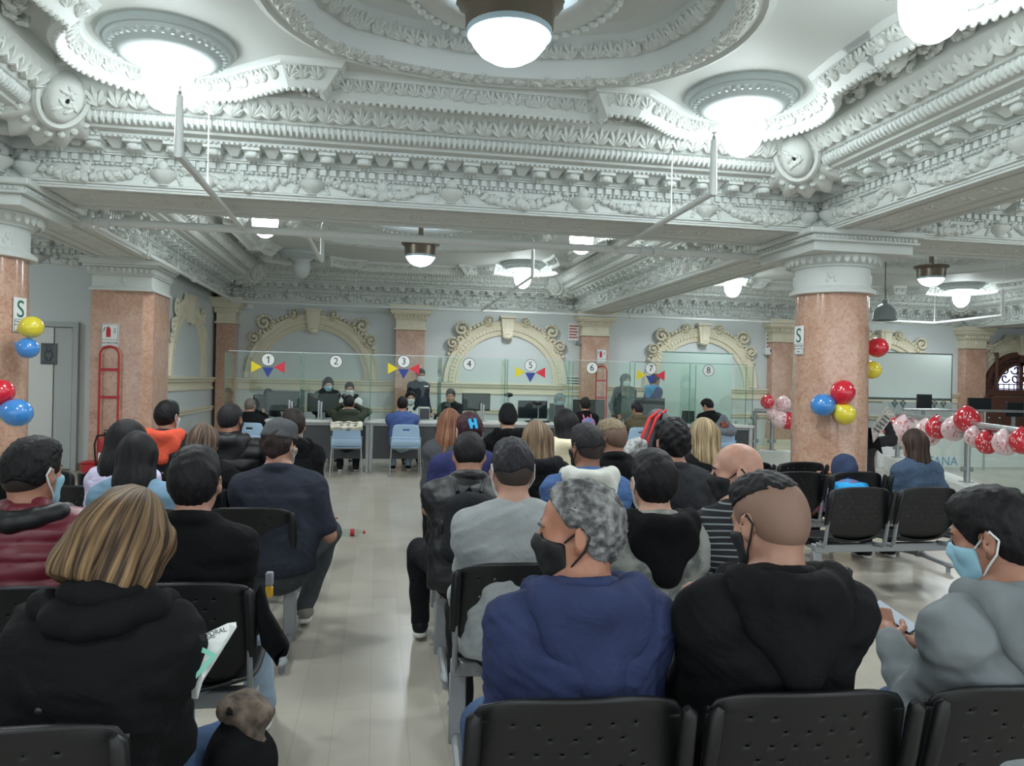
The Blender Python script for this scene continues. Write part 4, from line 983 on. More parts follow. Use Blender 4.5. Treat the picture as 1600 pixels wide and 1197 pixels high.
def office():
    WH = mat('office_white_front', (232, 236, 237), .45)
    a = atY(1366, 690, 13.6); t = thing('reception_desk', 'long white reception desk front seen through the guard rail glass', 'desk', (10.4, 13.7, 0))
    one(lambda m: m.box(-.6, 6.5, 0, .06, 0, .72, .006), 'front_panel', WH, t); one(lambda m: m.box(-.65, 6.5, -.03, .75, .72, .76, .008), 'desk_top', mat('office_grey_top', (96, 104, 108), .4), t)
    p = atY(1478, 742, 13.7); text_obj('VENTANA', .26, mat('letter_blue', (60, 140, 190), .5), 'lettering', t, (p[0] - 10.4 + .26, -.003, max(.12, p[2])), FACE_CAM, .002, 'RIGHT')
    t = thing('frosted_screen', 'large pale frosted glass screen in front of the right arch', 'screen', (atY(1365, 600, 15.6)[0], 15.6, 0))
    x1 = float(atY(1486, 600, 15.6)[0]) - t.location.x; z0, z1 = float(atY(1440, 622, 15.6)[2]), float(atY(1440, 553, 15.6)[2])
    one(lambda m: m.box(-.6, x1, -.006, .006, z0, z1), 'pane', mat('frosted_glass_pane', (222, 234, 229), .6), t, 0)
    one(lambda m: (m.box(-.6, x1 + .02, -.015, .015, z0 - .05, z0, .003), m.box(x1, x1 + .02, -.012, .012, 0, z1), m.box(-.6, x1 + .02, -.01, .01, z1, z1 + .02)), 'frame', mat('dark_frame', (70, 86, 84), .4), t, 0)
    t2 = thing('low_cabinet', 'pale cabinet with diamond ornaments under the frosted screen', 'cabinet', (float(atY(1385, 640, 15.4)[0]), 15.4, 0))
    w = float(atY(1487, 640, 15.4)[0]) - t2.location.x
    one(lambda m: m.box(0, w, 0, .16, 0, z0 - .08, .006), 'body', mat('cabinet_pale', (198, 210, 206), .5), t2)
    for px in (1398, 1411, 1460, 1474):
        q = atY(px, 630, 15.39) - arr(t2.location.x, 15.4, 0)
        for k in range(4): one(lambda m: m.prism([(0, -.05), (.032, 0), (0, .05), (-.032, 0)], .004, FACE_CAM, q + arr((.045, -.045, 0, 0)[k], 0, (0, 0, .065, -.065)[k])), 'diamond', mat('diamond_grey', (110, 122, 124), .4), t2, 0)
    for px, py, wd, hh, l in ((1444, 629, .34, .34, 'tall dark blue-grey monitor before the low cabinet'), (1530, 633, .55, .30, 'wide dark monitor left of the wooden window'), (1585, 640, .40, .30, 'dark monitor at the right photo edge')):
        p = atY(px, py, 14.2); z = .761; zc = float(p[2]) - z; t = thing('computer_monitor', l, 'monitor', (p[0], 14.2, z))
        one(lambda m: m.box(-wd / 2, wd / 2, -.02, .02, zc - hh / 2, zc + hh / 2, .006), 'screen_case', DARKP, t); one(lambda m: (m.box(-.03, .03, 0, .04, .0, zc), m.box(-.12, .12, -.09, .1, 0, .015)), 'stand', GREYM, t)
    for px, l in ((1545, 'clear plastic bottle on the right reception desk'), (1562, 'second clear bottle right of the first on the reception desk')):
        p = atY(px, 650, 13.95); t = thing('water_bottle', l, 'bottle', (p[0], 13.95, .761)); one(lambda m: m.lathe([(0, 0), (.04, 0), (.042, .02), (.04, .16), (.015, .22), (.014, .24), (0, .24)], 16), 'body', GLASS, t); one(lambda m: m.lathe([(0, .24), (.016, .24), (.016, .26), (0, .26)], 12), 'cap', BLUE, t)
    p = atZ(1525, 668, .765); 
    t = thing('steel_rail', 'high horizontal steel rail with posts behind the balloons', 'railing', (10.9, 13.3, 0)); z = float(atY(1480, 641, 13.3)[2])
    one(lambda m: (m.tube([(-.9, 0, z), (6, 0, z)], .025, 10)), 'handrail', STEEL, t, 50)
    for k in range(4): one(lambda m: m.tube([(-.6 + k * 1.5, 0, 0), (-.6 + k * 1.5, 0, z)], .02, 8), 'post', STEEL, t, 50)
    p = atY(1086, 600, 16.3); t = thing('frosted_screen', 'tall pale green glass screen behind counter windows seven and eight', 'screen', (p[0], 16.3, 0))
    z1 = float(atY(1090, 552, 16.3)[2]); one(lambda m: m.box(-.78, .88, -.006, .006, 0, z1), 'pane', mat('pale_green_pane', (190, 212, 205), .2, alpha=.75), t, 0); one(lambda m: m.box(-.8, .9, -.012, .012, z1, z1 + .02), 'top_edge', EDGE, t, 0)
office()
# ================================================================== balloons
BR = mat('balloon_red', (206, 38, 56), .2, coat=.6); BBl = mat('balloon_blue', (66, 136, 206), .2, coat=.6); BY = mat('balloon_yellow', (222, 206, 62), .2, coat=.6); BW = mat('balloon_pink_white', (236, 208, 212), .25, coat=.5)
PRR = mat('balloon_print_red', (214, 70, 86), .4); PRW = mat('balloon_print_white', (246, 226, 228), .4)
def balloon(c, r, m_, label, d=(0, 0, -1), prnt=None, group=None):
    """d = direction of the knot"""
    t = thing('balloon', label, 'balloon', c, 0, group); R = rot_to(-arr(*d))
    prof = [(r * math.sin(a) * (1 if a < PI / 2 else 1), r * math.cos(a) * (1.06 if a < PI / 2 else 1.0 + .28 * ((a - PI / 2) / (PI / 2)) ** 2)) for a in [PI * i / 18 for i in range(18)]] + [(r * .05, -r * 1.26)]
    one(lambda m: m.lathe(prof[::-1], 28, (0, 0, 0), R), 'skin', m_, t, 70)
    one(lambda m: m.lathe([(.0, 0), (r * .06, r * .02), (r * .04, r * .06), (r * .10, -r * .06), (r * .07, -r * .07), (0, -r * .03)][::-1], 10, R @ arr(0, 0, -r * 1.29), R, cap=False), 'knot', m_, t)
    if prnt:
        g = MB(); v = -arr(*c) + arr(0, 0, EYE); v = _n(v); Rv = rot_to(v)
        for _ in range(26):
            a, b = rng.uniform(-.75, .75), rng.uniform(-.75, .75)
            if a * a + b * b > .7: continue
            n_ = _n(Rv @ arr(a, b, math.sqrt(max(.05, 1 - a * a - b * b))))
            g.box(-r * rng.uniform(.04, .14), r * .09, -r * .025, r * .025, -.0015, .0015, 0, rot_to(n_) @ rz3(rng.uniform(-.4, .4) + PI / 2), n_ * r * 1.035)
        g.build('printed_lettering', prnt, t, 0)
    return t
def bpix(px, py, a, dia, m_, label, d=(0, 0, -1), prnt=None, group=None):
    return balloon(atA(px, py, a), dia * a / 1200 / 2, m_, label, d, prnt, group)
g = 'balloons tied to the right column'
bpix(1317, 613, 7.9, 37, BR, 'red balloon above blue and yellow on the front of the round column', (-.2, 0, -.9), None, g); bpix(1286, 633, 7.93, 36, BBl, 'blue balloon left in the cluster on the round column', (.9, 0, .1), None, g); bpix(1320, 647, 7.9, 33, BY, 'yellow balloon lowest in the cluster on the round column', (-.7, 0, .6), None, g)
bpix(1371, 543, 8.5, 31, BR, 'red balloon at the right side of the round column', (-.9, .2, -.2), None, g); bpix(1362, 578, 8.5, 28, BY, 'yellow balloon peeking from the right side of the round column', (-.9, .2, .2), None, g)
g = 'balloons tied to the left column'
bpix(49, 511, 6.7, 34, BY, 'yellow balloon beside the S sign on the left column', (-.9, .1, -.2), None, g); bpix(43, 544, 6.7, 32, BBl, 'blue balloon under the yellow one on the left column', (-.9, .1, .3), None, g)
bpix(2, 613, 6.1, 38, BR, 'red balloon cut by the left photo edge', (-.2, 0, -.9), None, g); bpix(26, 645, 6.1, 44, BBl, 'large blue balloon low on the left column', (-.9, 0, .2), None, g); bpix(-6, 645, 6.1, 26, BY, 'yellow balloon sliver at the left photo edge', (-.4, 0, .6), None, g)
def along(px, z, dz=0):
    """point on the guard rail's line seen at column px"""
    best = None
    for k in range(2):
        for i in range(200):
            u = i / 200; x, y = [RL[k][j] + (RL[k + 1][j] - RL[k][j]) * u for j in (0, 1)]
            c = CAM.T @ (arr(x, y, z) - arr(0, 0, EYE)); e = abs(800 - F_PX * c[0] / c[2] - px)
            if best is None or e < best[0]: best = (e, x, y, -c[2])
    return best[3]
g = 'red and pink-white printed balloons along the guard rail'
for i, (px, py, dia, m_, pr, l) in enumerate(((1393, 668, 30, BR, PRW, 'red printed balloon beside the newspaper on the rail'), (1416, 673, 44, BW, PRR, 'pinkish balloon left of the long haired woman'), (1412, 666, 32, BR, PRW, 'red balloon mostly hidden by the long haired woman'),
        (1450, 676, 40, BW, PRR, 'pinkish balloon just behind the long haired woman on the rail'), (1464, 669, 34, BR, PRW, 'red printed balloon right of the long haired woman, under the rail'), (1490, 671, 36, BW, PRR, 'pinkish balloon left of the steel rail post'),
        (1511, 656, 38, BR, PRW, 'red printed balloon standing above the rail post'), (1524, 683, 32, BW, PRR, 'pinkish balloon right beside the rail post'), (1542, 692, 34, BR, PRW, 'red printed balloon hanging lowest below the rail'), (1571, 692, 38, BW, PRR, 'pinkish printed balloon near the right edge under the rail'), (1597, 690, 38, BR, PRW, 'red balloon cut by the right photo edge'))):
    bpix(px, py, along(px, 1.08) - .12, dia, m_, l, (.2, .3, .9), pr, g)
for px, py, dia, m_, pr, l in ((1199, 628, 21, BR, PRW, 'red printed balloon left of the round column above the rail'), (1224, 631, 23, BW, PRR, 'pinkish balloon touching the round column above the rail'), (1218, 655, 26, BW, PRR, 'pinkish balloon under the rail left of the round column'), (1232, 658, 26, BR, PRW, 'red balloon under the rail touching the round column'), (1207, 647, 18, BW, PRR, 'small pinkish balloon on the end of the short rail')):
    bpix(px, py, 14.6, dia, m_, l, (.2, .3, .6), pr, g)
# ================================================================== things lying about
p = atZ(548, 832, .034)
t = thing('plastic_bottle', 'clear plastic bottle with red label and cap lying in the aisle', 'bottle', (p[0], p[1], .035)); R = ry3(PI / 2) @ np.eye(3)
one(lambda m: m.lathe([(0, -.10), (.026, -.10), (.033, -.085), (.034, -.05), (.031, -.03), (.034, -.01), (.034, .03), (.031, .06), (.016, .10), (.013, .115), (.0, .115)], 20, (0, 0, 0), R), 'body', glass('bottle_plastic', (236, 244, 242)), t, 60)
one(lambda m: m.lathe([(.0346, -.005), (.0346, .035)], 20, (0, 0, 0), R, cap=False), 'red_label', REDP, t); one(lambda m: m.lathe([(0, .115), (.016, .115), (.016, .14), (0, .14)], 16, (0, 0, 0), R), 'cap', REDP, t)
# ================================================================== people: smooth solids on a grid, turned into one skin each
class Field:
    def __init__(s, lo, hi, vox):
        s.lo = np.array(lo, float) - 2 * vox; s.v = vox
        s.n = np.ceil((np.array(hi, float) + 2 * vox - s.lo) / vox).astype(int) + 1
        s.f = np.full(tuple(s.n), .1, np.float32)
        s.ax = [(s.lo[i] + vox * np.arange(s.n[i])).astype(np.float32) for i in range(3)]
    def sl(s, lo, hi):
        a = np.maximum(0, np.floor((np.array(lo) - s.lo) / s.v).astype(int)); b = np.minimum(s.n, np.ceil((np.array(hi) - s.lo) / s.v).astype(int) + 1)
        if (b <= a).any(): return None
        S_ = tuple(slice(a[i], b[i]) for i in range(3))
        return S_, s.ax[0][S_[0]][:, None, None], s.ax[1][S_[1]][None, :, None], s.ax[2][S_[2]][None, None, :]
    def put(s, S_, d, k, op):
        g = s.f[S_]
        if op == 'u':
            h = np.maximum(k - np.abs(g - d), 0) / k; s.f[S_] = np.minimum(g, d) - h * h * k * .25
        else:
            d = -d; h = np.maximum(k - np.abs(g - d), 0) / k; s.f[S_] = np.maximum(g, d) + h * h * k * .25
    def cone(s, a, b, ra, rb=None, k=.03, flat=None, op='u'):
        """tapered limb; flat=(axis, factor) squeezes it along an axis"""
        a = np.array(a, float); b = np.array(b, float); rb = ra if rb is None else rb; m = max(ra, rb) + .05 + k
        q = s.sl(np.minimum(a, b) - m, np.maximum(a, b) + m)
        if q is None: return s
        S_, X, Y, Z = q; d = b - a; L2 = max(1e-9, d.dot(d))
        px, py, pz = X - a[0], Y - a[1], Z - a[2]
        t = np.clip((px * d[0] + py * d[1] + pz * d[2]) / L2, 0, 1)
        ex, ey, ez = px - t * d[0], py - t * d[1], pz - t * d[2]
        if flat is not None:
            n, c = _n(flat[0]), flat[1] - 1; w_ = (ex * n[0] + ey * n[1] + ez * n[2]) * c
            ex, ey, ez = ex + w_ * n[0], ey + w_ * n[1], ez + w_ * n[2]
            r = np.sqrt(ex * ex + ey * ey + ez * ez) - (ra + (rb - ra) * t); r = r * np.where(r < 0, 1, .8)
        else: r = np.sqrt(ex * ex + ey * ey + ez * ez) - (ra + (rb - ra) * t)
        s.put(S_, r, k, op); return s
    def ell(s, c, r, R=None, k=.03, op='u'):
        c = np.array(c, float); r = np.array(r, float) if hasattr(r, '__len__') else np.array([r] * 3, float); m = r.max() + .05 + k
        q = s.sl(c - m, c + m)
        if q is None: return s
        S_, X, Y, Z = q; x, y, z = X - c[0], Y - c[1], Z - c[2]
        if R is not None: x, y, z = [R[0, i] * x + R[1, i] * y + R[2, i] * z for i in range(3)]
        k0 = np.sqrt((x / r[0]) ** 2 + (y / r[1]) ** 2 + (z / r[2]) ** 2); k1 = np.sqrt((x / r[0] ** 2) ** 2 + (y / r[1] ** 2) ** 2 + (z / r[2] ** 2) ** 2) + 1e-6
        s.put(S_, k0 * (k0 - 1) / k1, k, op); return s
    def cut(s, d): s.f = np.maximum(s.f, d); return s
    def grid(s): return s.ax[0][:, None, None], s.ax[1][None, :, None], s.ax[2][None, None, :]
    def bumpy(s, amp, fr, seed, zs=1.):
        X, Y, Z = s.grid(); r_ = random.Random(seed); n = 0
        for _ in range(4):
            a = [r_.uniform(-1, 1) for _ in range(3)]; p = r_.uniform(0, 6); q = r_.uniform(.7, 1.5)
            n = n + np.sin(fr * q * (a[0] * X + a[1] * Y + a[2] * zs * Z) + p + 1.7 * np.sin(fr * .45 * (a[1] * X - a[0] * Z * zs + a[2] * Y) + p))
        s.f = s.f + (amp * .4 * n).astype(np.float32); return s
    def mesh(s):
        f = s.f; i_ = f < 0
        c = np.zeros(tuple(np.array(f.shape) - 1), np.uint8)
        for dx in (0, 1):
            for dy in (0, 1):
                for dz in (0, 1): c += i_[dx:f.shape[0] - 1 + dx, dy:f.shape[1] - 1 + dy, dz:f.shape[2] - 1 + dz]
        act = (c > 0) & (c < 8); idx = np.argwhere(act)
        if len(idx) == 0: return np.zeros((0, 3)), np.zeros((0, 4), int)
        num = -np.ones(act.shape, np.int64); num[act] = np.arange(len(idx))
        P = np.zeros((len(idx), 3)); W = np.zeros(len(idx))
        o = [np.array(q) for q in ((0, 0, 0), (1, 0, 0), (0, 1, 0), (1, 1, 0), (0, 0, 1), (1, 0, 1), (0, 1, 1), (1, 1, 1))]
        val = np.stack([f[idx[:, 0] + q[0], idx[:, 1] + q[1], idx[:, 2] + q[2]] for q in o], 1)
        for a, b in ((0, 1), (2, 3), (4, 5), (6, 7), (0, 2), (1, 3), (4, 6), (5, 7), (0, 4), (1, 5), (2, 6), (3, 7)):
            m = (val[:, a] < 0) != (val[:, b] < 0); t = np.where(m, val[:, a] / np.where(m, val[:, a] - val[:, b], 1), 0)
            P += m[:, None] * (o[a] + t[:, None] * (o[b] - o[a])); W += m
        V = s.lo + s.v * (idx + P / W[:, None]); F = []
        for ax in range(3):
            u, w_ = [(1, 2), (2, 0), (0, 1)][ax]
            A = [slice(None)] * 3; B = [slice(None)] * 3; A[ax] = slice(0, -1); B[ax] = slice(1, None)
            e = np.argwhere(i_[tuple(A)] != i_[tuple(B)]); e = e[(e[:, u] > 0) & (e[:, w_] > 0) & (e[:, u] < f.shape[u] - 1) & (e[:, w_] < f.shape[w_] - 1)]
            du = np.zeros(3, int); du[u] = 1; dw = np.zeros(3, int); dw[w_] = 1
            q = np.stack([num[tuple((e - k).T)] for k in (du + dw, dw, du * 0, du)], 1)
            fl = i_[e[:, 0], e[:, 1], e[:, 2]]; q[~fl] = q[~fl][:, ::-1]; F.append(q)
        return V, np.concatenate(F)
    def build(s, name, mtl, parent, R=None, t=None, smooth=1):
        V, Q = s.mesh()
        for _ in range(smooth):                          # one soft pass of neighbour averaging
            A = np.zeros_like(V); n = np.zeros(len(V))
            for a, b in ((0, 1), (1, 2), (2, 3), (3, 0)):
                np.add.at(A, Q[:, a], V[Q[:, b]]); np.add.at(n, Q[:, a], 1); np.add.at(A, Q[:, b], V[Q[:, a]]); np.add.at(n, Q[:, b], 1)
            V = V * .45 + .55 * A / np.maximum(n, 1)[:, None]
        V0 = V
        if R is not None: V = V @ R.T
        if t is not None: V = V + t
        me = bpy.data.meshes.new(name); me.vertices.add(len(V)); me.vertices.foreach_set('co', V.astype(np.float32).ravel())
        me.loops.add(len(Q) * 4); me.polygons.add(len(Q)); me.loops.foreach_set('vertex_index', Q.astype(np.int32).ravel())
        me.polygons.foreach_set('loop_start', np.arange(0, len(Q) * 4, 4, dtype=np.int32)); me.polygons.foreach_set('loop_total', np.full(len(Q), 4, np.int32))
        me.polygons.foreach_set('use_smooth', np.ones(len(Q), bool)); me.update(calc_edges=True); me.validate()
        if name == 'hair':
            at = me.attributes.new('strand', 'FLOAT_VECTOR', 'POINT'); th = np.arctan2(V0[:, 0], -(V0[:, 1] + .01)); rr = np.sqrt(V0[:, 0] ** 2 + V0[:, 1] ** 2)
            at.data.foreach_set('vector', (V0 * 70 if 'grey' in STRAND else np.stack([th * 26, V0[:, 2] * 9 + rr * 6, rr * 5], 1)).astype(np.float32).ravel())
        me.materials.append(mtl); ob = bpy.data.objects.new(name, me); COL.objects.link(ob); ob.parent = parent; return ob
def ik(S_, W, l1, l2, pole):
    S_, W = arr(*S_), arr(*W); d = W - S_; D = min(np.linalg.norm(d), (l1 + l2) * .995); u = _n(d); W = S_ + u * D
    a = (l1 * l1 - l2 * l2 + D * D) / (2 * D); h = math.sqrt(max(1e-6, l1 * l1 - a * a)); p = arr(*pole); p = _n(p - u * p.dot(u)); return S_ + u * a + p * h, W
def head_prims(f, T, ears=True, eyes=True, k=.02):
    """the head in its own frame; T maps (centre, R) into the field's frame"""
    E = lambda c, r, R=None, k_=k, op='u': f.ell(T[1] + T[0] @ arr(*c), r, T[0] if R is None else T[0] @ R, k_, op)
    C_ = lambda a, b, ra, rb, k_=.015, op='u': f.cone(T[1] + T[0] @ arr(*a), T[1] + T[0] @ arr(*b), ra, rb, k_, None, op)
    E((0, -.012, .030), (.076, .096, .087)); E((0, -.045, .0), (.068, .062, .07)); E((0, .028, -.045), (.060, .062, .076)); E((0, .05, -.088), (.038, .036, .03), None, .03)
    for sg in (-1, 1):
        C_((sg * .056, .0, -.05), (sg * .026, .062, -.098), .018, .016, .03); E((sg * .045, .055, -.025), (.022, .022, .02), None, .03)
    C_((-.036, .076, .022), (.036, .076, .022), .012, .012, .02)
    if eyes:
        for sg in (-1, 1): E((sg * .032, .098, .002), (.018, .016, .011), None, .012, 's'); E((sg * .032, .076, .001), (.015, .013, .012), None, .006)
    C_((0, .086, .012), (0, .107, -.026), .008, .011, .012)
    for sg in (-1, 1): E((sg * .011, .098, -.030), (.009, .011, .008), None, .008)
    E((0, .088, -.058), (.024, .010, .006), None, .008); E((0, .086, -.069), (.020, .011, .006), None, .006)
    if ears:
        for sg in (-1, 1):
            R = rz3(-sg * .55) @ rx3(.15); E((sg * .086, -.014, -.008), (.008, .021, .034), R, .008); E((sg * .080, -.004, -.036), (.008, .011, .012), R, .008)
            E((sg * .096, -.010, -.004), (.006, .011, .019), R, .006, 's')
SKIN = {}
def skin(rgb):
    if rgb not in SKIN: SKIN[rgb] = mat('skin_%d_%d_%d' % rgb, rgb, .5, bump=(220, .08, .002), vary=(30, tuple(int(c * .9) for c in rgb), .3, .75))
    return SKIN[rgb]
def cloth(name, rgb, rough=.85, b=(8, .6, .03, 4, .8), rgb2=None, sc=3.): return mat(name, rgb, rough, bump=b, vary=(sc, rgb2 or tuple(min(255, int(c * 1.18 + 3)) for c in rgb), .35, .7), spec=.2)
HAIRM = {}
def hairm(rgb, hi=None, sc=(1, 1, 1)):
    k = (rgb, hi)
    if k not in HAIRM:
        HAIRM[k] = m = mat('hair_%d_%d_%d%s' % (rgb + ('_streaked' if hi else '',)), rgb, .55, spec=.25, bump=(1.6, .5, .004, 3), vary=(.55 if hi else .9, hi or tuple(int(c * 1.45 + 4) for c in rgb), .40, .70))
        N = m.node_tree.nodes; L = m.node_tree.links; at = N.new('ShaderNodeAttribute'); at.attribute_name = 'strand'
        for n in N:
            if n.bl_idname == 'ShaderNodeMapping': L.new(at.outputs['Vector'], n.inputs['Vector'])
    return HAIRM[k]
BLK = (17, 17, 20)
BLKH = (16, 15, 17)
SHOE_B = cloth('black_shoe', (24, 25, 28), .5); SOLE = mat('white_sole', (214, 214, 210), .5)
DENIM = cloth('blue_denim', (62, 82, 112), .9); DENIM_L = cloth('light_denim', (132, 150, 168), .9); BLKTR = cloth('black_trousers', (24, 25, 28), .9); GREYTR = cloth('grey_jeans', (66, 70, 74), .9)
MASKB = mat('black_face_mask', (22, 23, 26), .7); MASKL = mat('light_blue_face_mask', (150, 196, 214), .75); MASKW = mat('white_face_mask', (216, 222, 224), .75)
def person(px, py, a, label, top, rz=0., lean=.06, yaw=0., pitch=.1, roll=0., hair='short', hcol=BLKH, hhi=None, sk=(176, 128, 104), topkind='jacket', fat=1., sw=1., arms='lap',
           legs=None, tr=BLKTR, mask=None, hood=None, side=0., vox=None, stand=False, L=.20, quilt=0, collar=.02, seed=0, drape=True, seat=.45, hand=None, shoe=None, sleeves=True, name='person', sc=1., capmat=None, pad=None, fz=.060, fk=.66, folds=.009):
    """px, py, a place the middle of the head; everything else is posed from there (rz radians, the rest metres)"""
    H = atA(px, py, a); near = vox or (.006 if a < 2.4 else .008 if a < 4 else .010 if a < 6.5 else .014)
    hipz = .54 if not stand else .92
    c, s_ = math.cos(rz), math.sin(rz); fw = arr(-s_, c); rt = arr(c, s_)
    hip = H[:2] - fw * lean - rt * side
    t = thing(name, label, 'person', (hip[0], hip[1], 0), rz)
    h = arr(side, lean, H[2]); Rh = rz3(yaw) @ ry3(roll) @ rx3(-pitch)
    N = h + arr(0, -.035 - .07 * math.sin(pitch), -.165 + .05 * abs(math.sin(pitch))) + arr(-.06 * math.sin(roll), 0, 0)
    P0 = arr(0, 0, hipz); W_ = P0 + (N - P0) * .36 + arr(0, -.0, 0); C_ = P0 + (N - P0) * .70 + arr(0, -.012, 0)
    shw = .152 * sw; Sh = [N + arr(q * shw, .0, -.082) for q in (-1, 1)]
    up = _n(N - P0); bk = _n(np.cross(arr(1, 0, 0), up)); FL = (bk, 1.5)
    # arms
    wr = {'lap': (.09, .30, hipz + .13), 'phone': (.07, .30 + lean * .6, hipz + .30), 'cross': (-.10, .22, hipz + .22), 'desk': (.17, .46, .90), 'down': (.24, .05, hipz - .02), 'face': (.095, h[1] + .09, h[2] - .03),
          'side': (.22, .20, hipz + .08), 'paper': (.16, .34, hipz + .30)}
    arms2 = arms if isinstance(arms, (tuple, list)) else (arms, arms); EW = []
    for q, nm in zip((-1, 1), arms2):
        w3 = wr[nm] if isinstance(nm, str) else nm
        w3 = arr(q * w3[0], w3[1], w3[2]) if isinstance(nm, str) else arr(*w3)
        pole = (q * .32, -.5, -.8) if nm != 'face' else (q * .8, -.1, -.9)
        EW.append(ik(Sh[q > 0], w3, .285, .255, pole))
    # legs
    if stand: LG = [(arr(q * .09, 0, .90), arr(q * .10, .03, .50), arr(q * .10, -.01, .09)) for q in (-1, 1)]
    else:
        LG = [(arr(q * .085, .03, seat + .075), arr(q * .13, .44, seat + .05), arr(q * .13, .42, .10)) for q in (-1, 1)]
        if legs:
            for q, (kn, an) in legs.items(): i = int(q > 0); LG[i] = (LG[i][0], arr(*kn), arr(*an))
    xs = [p[0] for g in LG for p in g] + [p[0] for p in Sh] + [p[0] for g in EW for p in g] + [h[0]]; ys = [p[1] for g in LG for p in g] + [p[1] for g in EW for p in g] + [h[1], N[1]]
    lo = arr(min(xs) - .16, min(ys) - .30, 0); hi = arr(max(xs) + .16, max(ys) + .22, h[2] + .17)
    # ---------------- body
    B = Field(lo, hi, near); nk = .052 * (1 if sw > .93 else .9)
    head_prims(B, (Rh, h), eyes=near < .009)
    B.cone(h + Rh @ arr(0, -.028, -.05), N + arr(0, .0, .0), nk + .004, nk + .006, .03); B.cone(N + arr(0, .0, .0), C_, nk, .09, .05, FL)
    for q in (0, 1): B.cone(N + arr(0, -.005, .0), Sh[q], .045, .05, .05)
    def torso(f, e, ez=0):
        f.cone(P0, W_, .150 * fat + e, .138 * fat + e, .06, FL); f.cone(W_, C_, .138 * fat + e, .150 * fat ** .6 + e, .06, FL); f.cone(C_, N + arr(0, -.01, -.10), .15 * fat ** .6 + e, .115 + e, .06, FL)
        f.cone(Sh[0], Sh[1], .052 + e, .052 + e, .06, FL)
        for q in (0, 1): f.cone(N + arr((q * 2 - 1) * .030, -.015, -.022), Sh[q] + arr(0, 0, .008), .044 + e * .6, .054 + e, .05)
    torso(B, -.012)
    fingers = hand or ()
    for i in (0, 1):
        E_, W3 = EW[i]; q = i * 2 - 1
        B.cone(Sh[i], E_, .046, .036, .03); B.cone(E_, W3, .038, .026, .02)
        d = _n(W3 - E_); sd = _n(np.cross(d, arr(0, .3, 1))); nrm = np.cross(sd, d)
        palm = W3 + d * .055; B.cone(W3 + d * .01, palm, .026, .030, .015, (nrm, 1.7))
        for k in range(4):
            b0 = palm + d * .025 + sd * (.026 - .0175 * k); ln = (.036, .041, .038, .028)[k]; d2 = _n(d * .8 - nrm * .5 * q * (1 if i else -1) * -1); d3 = _n(d * .3 - nrm * .9)
            B.cone(b0, b0 + d2 * ln, .0095, .009, .006); B.cone(b0 + d2 * ln, b0 + d2 * ln + d3 * ln * .9, .009, .0078, .004)
        th0 = W3 + d * .03 + sd * .028; d4 = _n(d * .7 + sd * .7); B.cone(th0, th0 + d4 * .035, .012, .0105, .008); B.cone(th0 + d4 * .035, th0 + d4 * .035 + _n(d * .9 + sd * .1) * .03, .0105, .009, .004)
    for hp, kn, an in LG:
        B.cone(hp, kn, .076, .054, .05); B.cone(kn, an, .052, .036, .03); B.cone(an + arr(0, 0, -.03), an + arr(0, .13, -.055), .036, .028, .03)
    B.build('body', skin(sk), t)
    # ---------------- clothes
    cv = max(near, .007)
    e = {'jacket': .026, 'hoodie': .022, 'tshirt': .010, 'puffer': .040, 'coat': .034}[topkind]
    J = Field(lo - .04, hi + .04, cv); torso(J, e)
    J.cone(P0 + arr(0, -.01, -.04), P0 + arr(0, .0, .06), .165 * fat + e, .158 * fat + e, .05, (arr(0, 1, 0), 1.25))
    for i in (0, 1):
        E_, W3 = EW[i]; q = i * 2 - 1
        J.cone(Sh[i] + arr(-q * .012, 0, -.005), E_, .046 + e, .040 + e * .8, .05)
        if topkind != 'tshirt' and sleeves: J.cone(E_, W3 - _n(W3 - E_) * .01, .045 + e * .8, .034 + e * .5, .03)
        elif topkind == 'tshirt': J.cone(E_, E_ + (Sh[i] - E_) * .1, .05, .05, .01, None, 's') if False else None
    if topkind == 'tshirt':                                                   # short sleeves: cut below mid upper arm
        J = Field(lo - .04, hi + .04, cv); torso(J, e); J.cone(P0 + arr(0, -.01, -.04), P0 + arr(0, .0, .06), .16 * fat + e, .155 * fat + e, .05, (arr(0, 1, 0), 1.25))
        for i in (0, 1):
            E_, W3 = EW[i]; J.cone(Sh[i], Sh[i] + (E_ - Sh[i]) * .78, .060 + e, .052 + e, .045)
    if not stand: X, Y, Z = J.grid(); J.cut(seat + .005 - Z + 0 * X + 0 * Y)
    if folds and topkind != 'tshirt': J.bumpy(folds * .55, 26, seed + int(px), 2.0); J.bumpy(folds * .3, 70, seed + int(px) + 1, 2.2)
    else: J.bumpy(.004, 26, seed + int(px), 1.5)
    if quilt:
        X, Y, Z = J.grid(); J.f = J.f + (.016 * (np.abs(np.sin(PI * (Z + .1 * Y) / quilt)) ** .6 - 1) * -1 - .006).astype(np.float32)
    if collar: 
        for q in range(14):
            a0, a1 = 2 * PI * q / 14, 2 * PI * (q + 1) / 14; rr = nk + .020
            pp = [N + arr(rr * math.cos(x), rr * 1.05 * math.sin(x) + .0, .012 - .022 * math.sin(x) + collar * .5) for x in (a0, a1)]
            J.cone(pp[0], pp[1], .012 + collar * .5, None, .012)
    X, Y, Z = J.grid(); rn = np.sqrt((X - N[0]) ** 2 + (Y - N[1]) ** 2)
    hoodpart = None
    if hood:
        if hood == 'own': hood = top
        Hd = Field(N - .26, N + .24, cv); ring(Hd, N, drape); Hd.bumpy(.003, 36, seed + 5); hoodpart = (Hd, hood)
    jo = J.build('top' if topkind == 'tshirt' else topkind, top, t)
    if hoodpart: hoodpart[0].build('hood', hoodpart[1], jo)
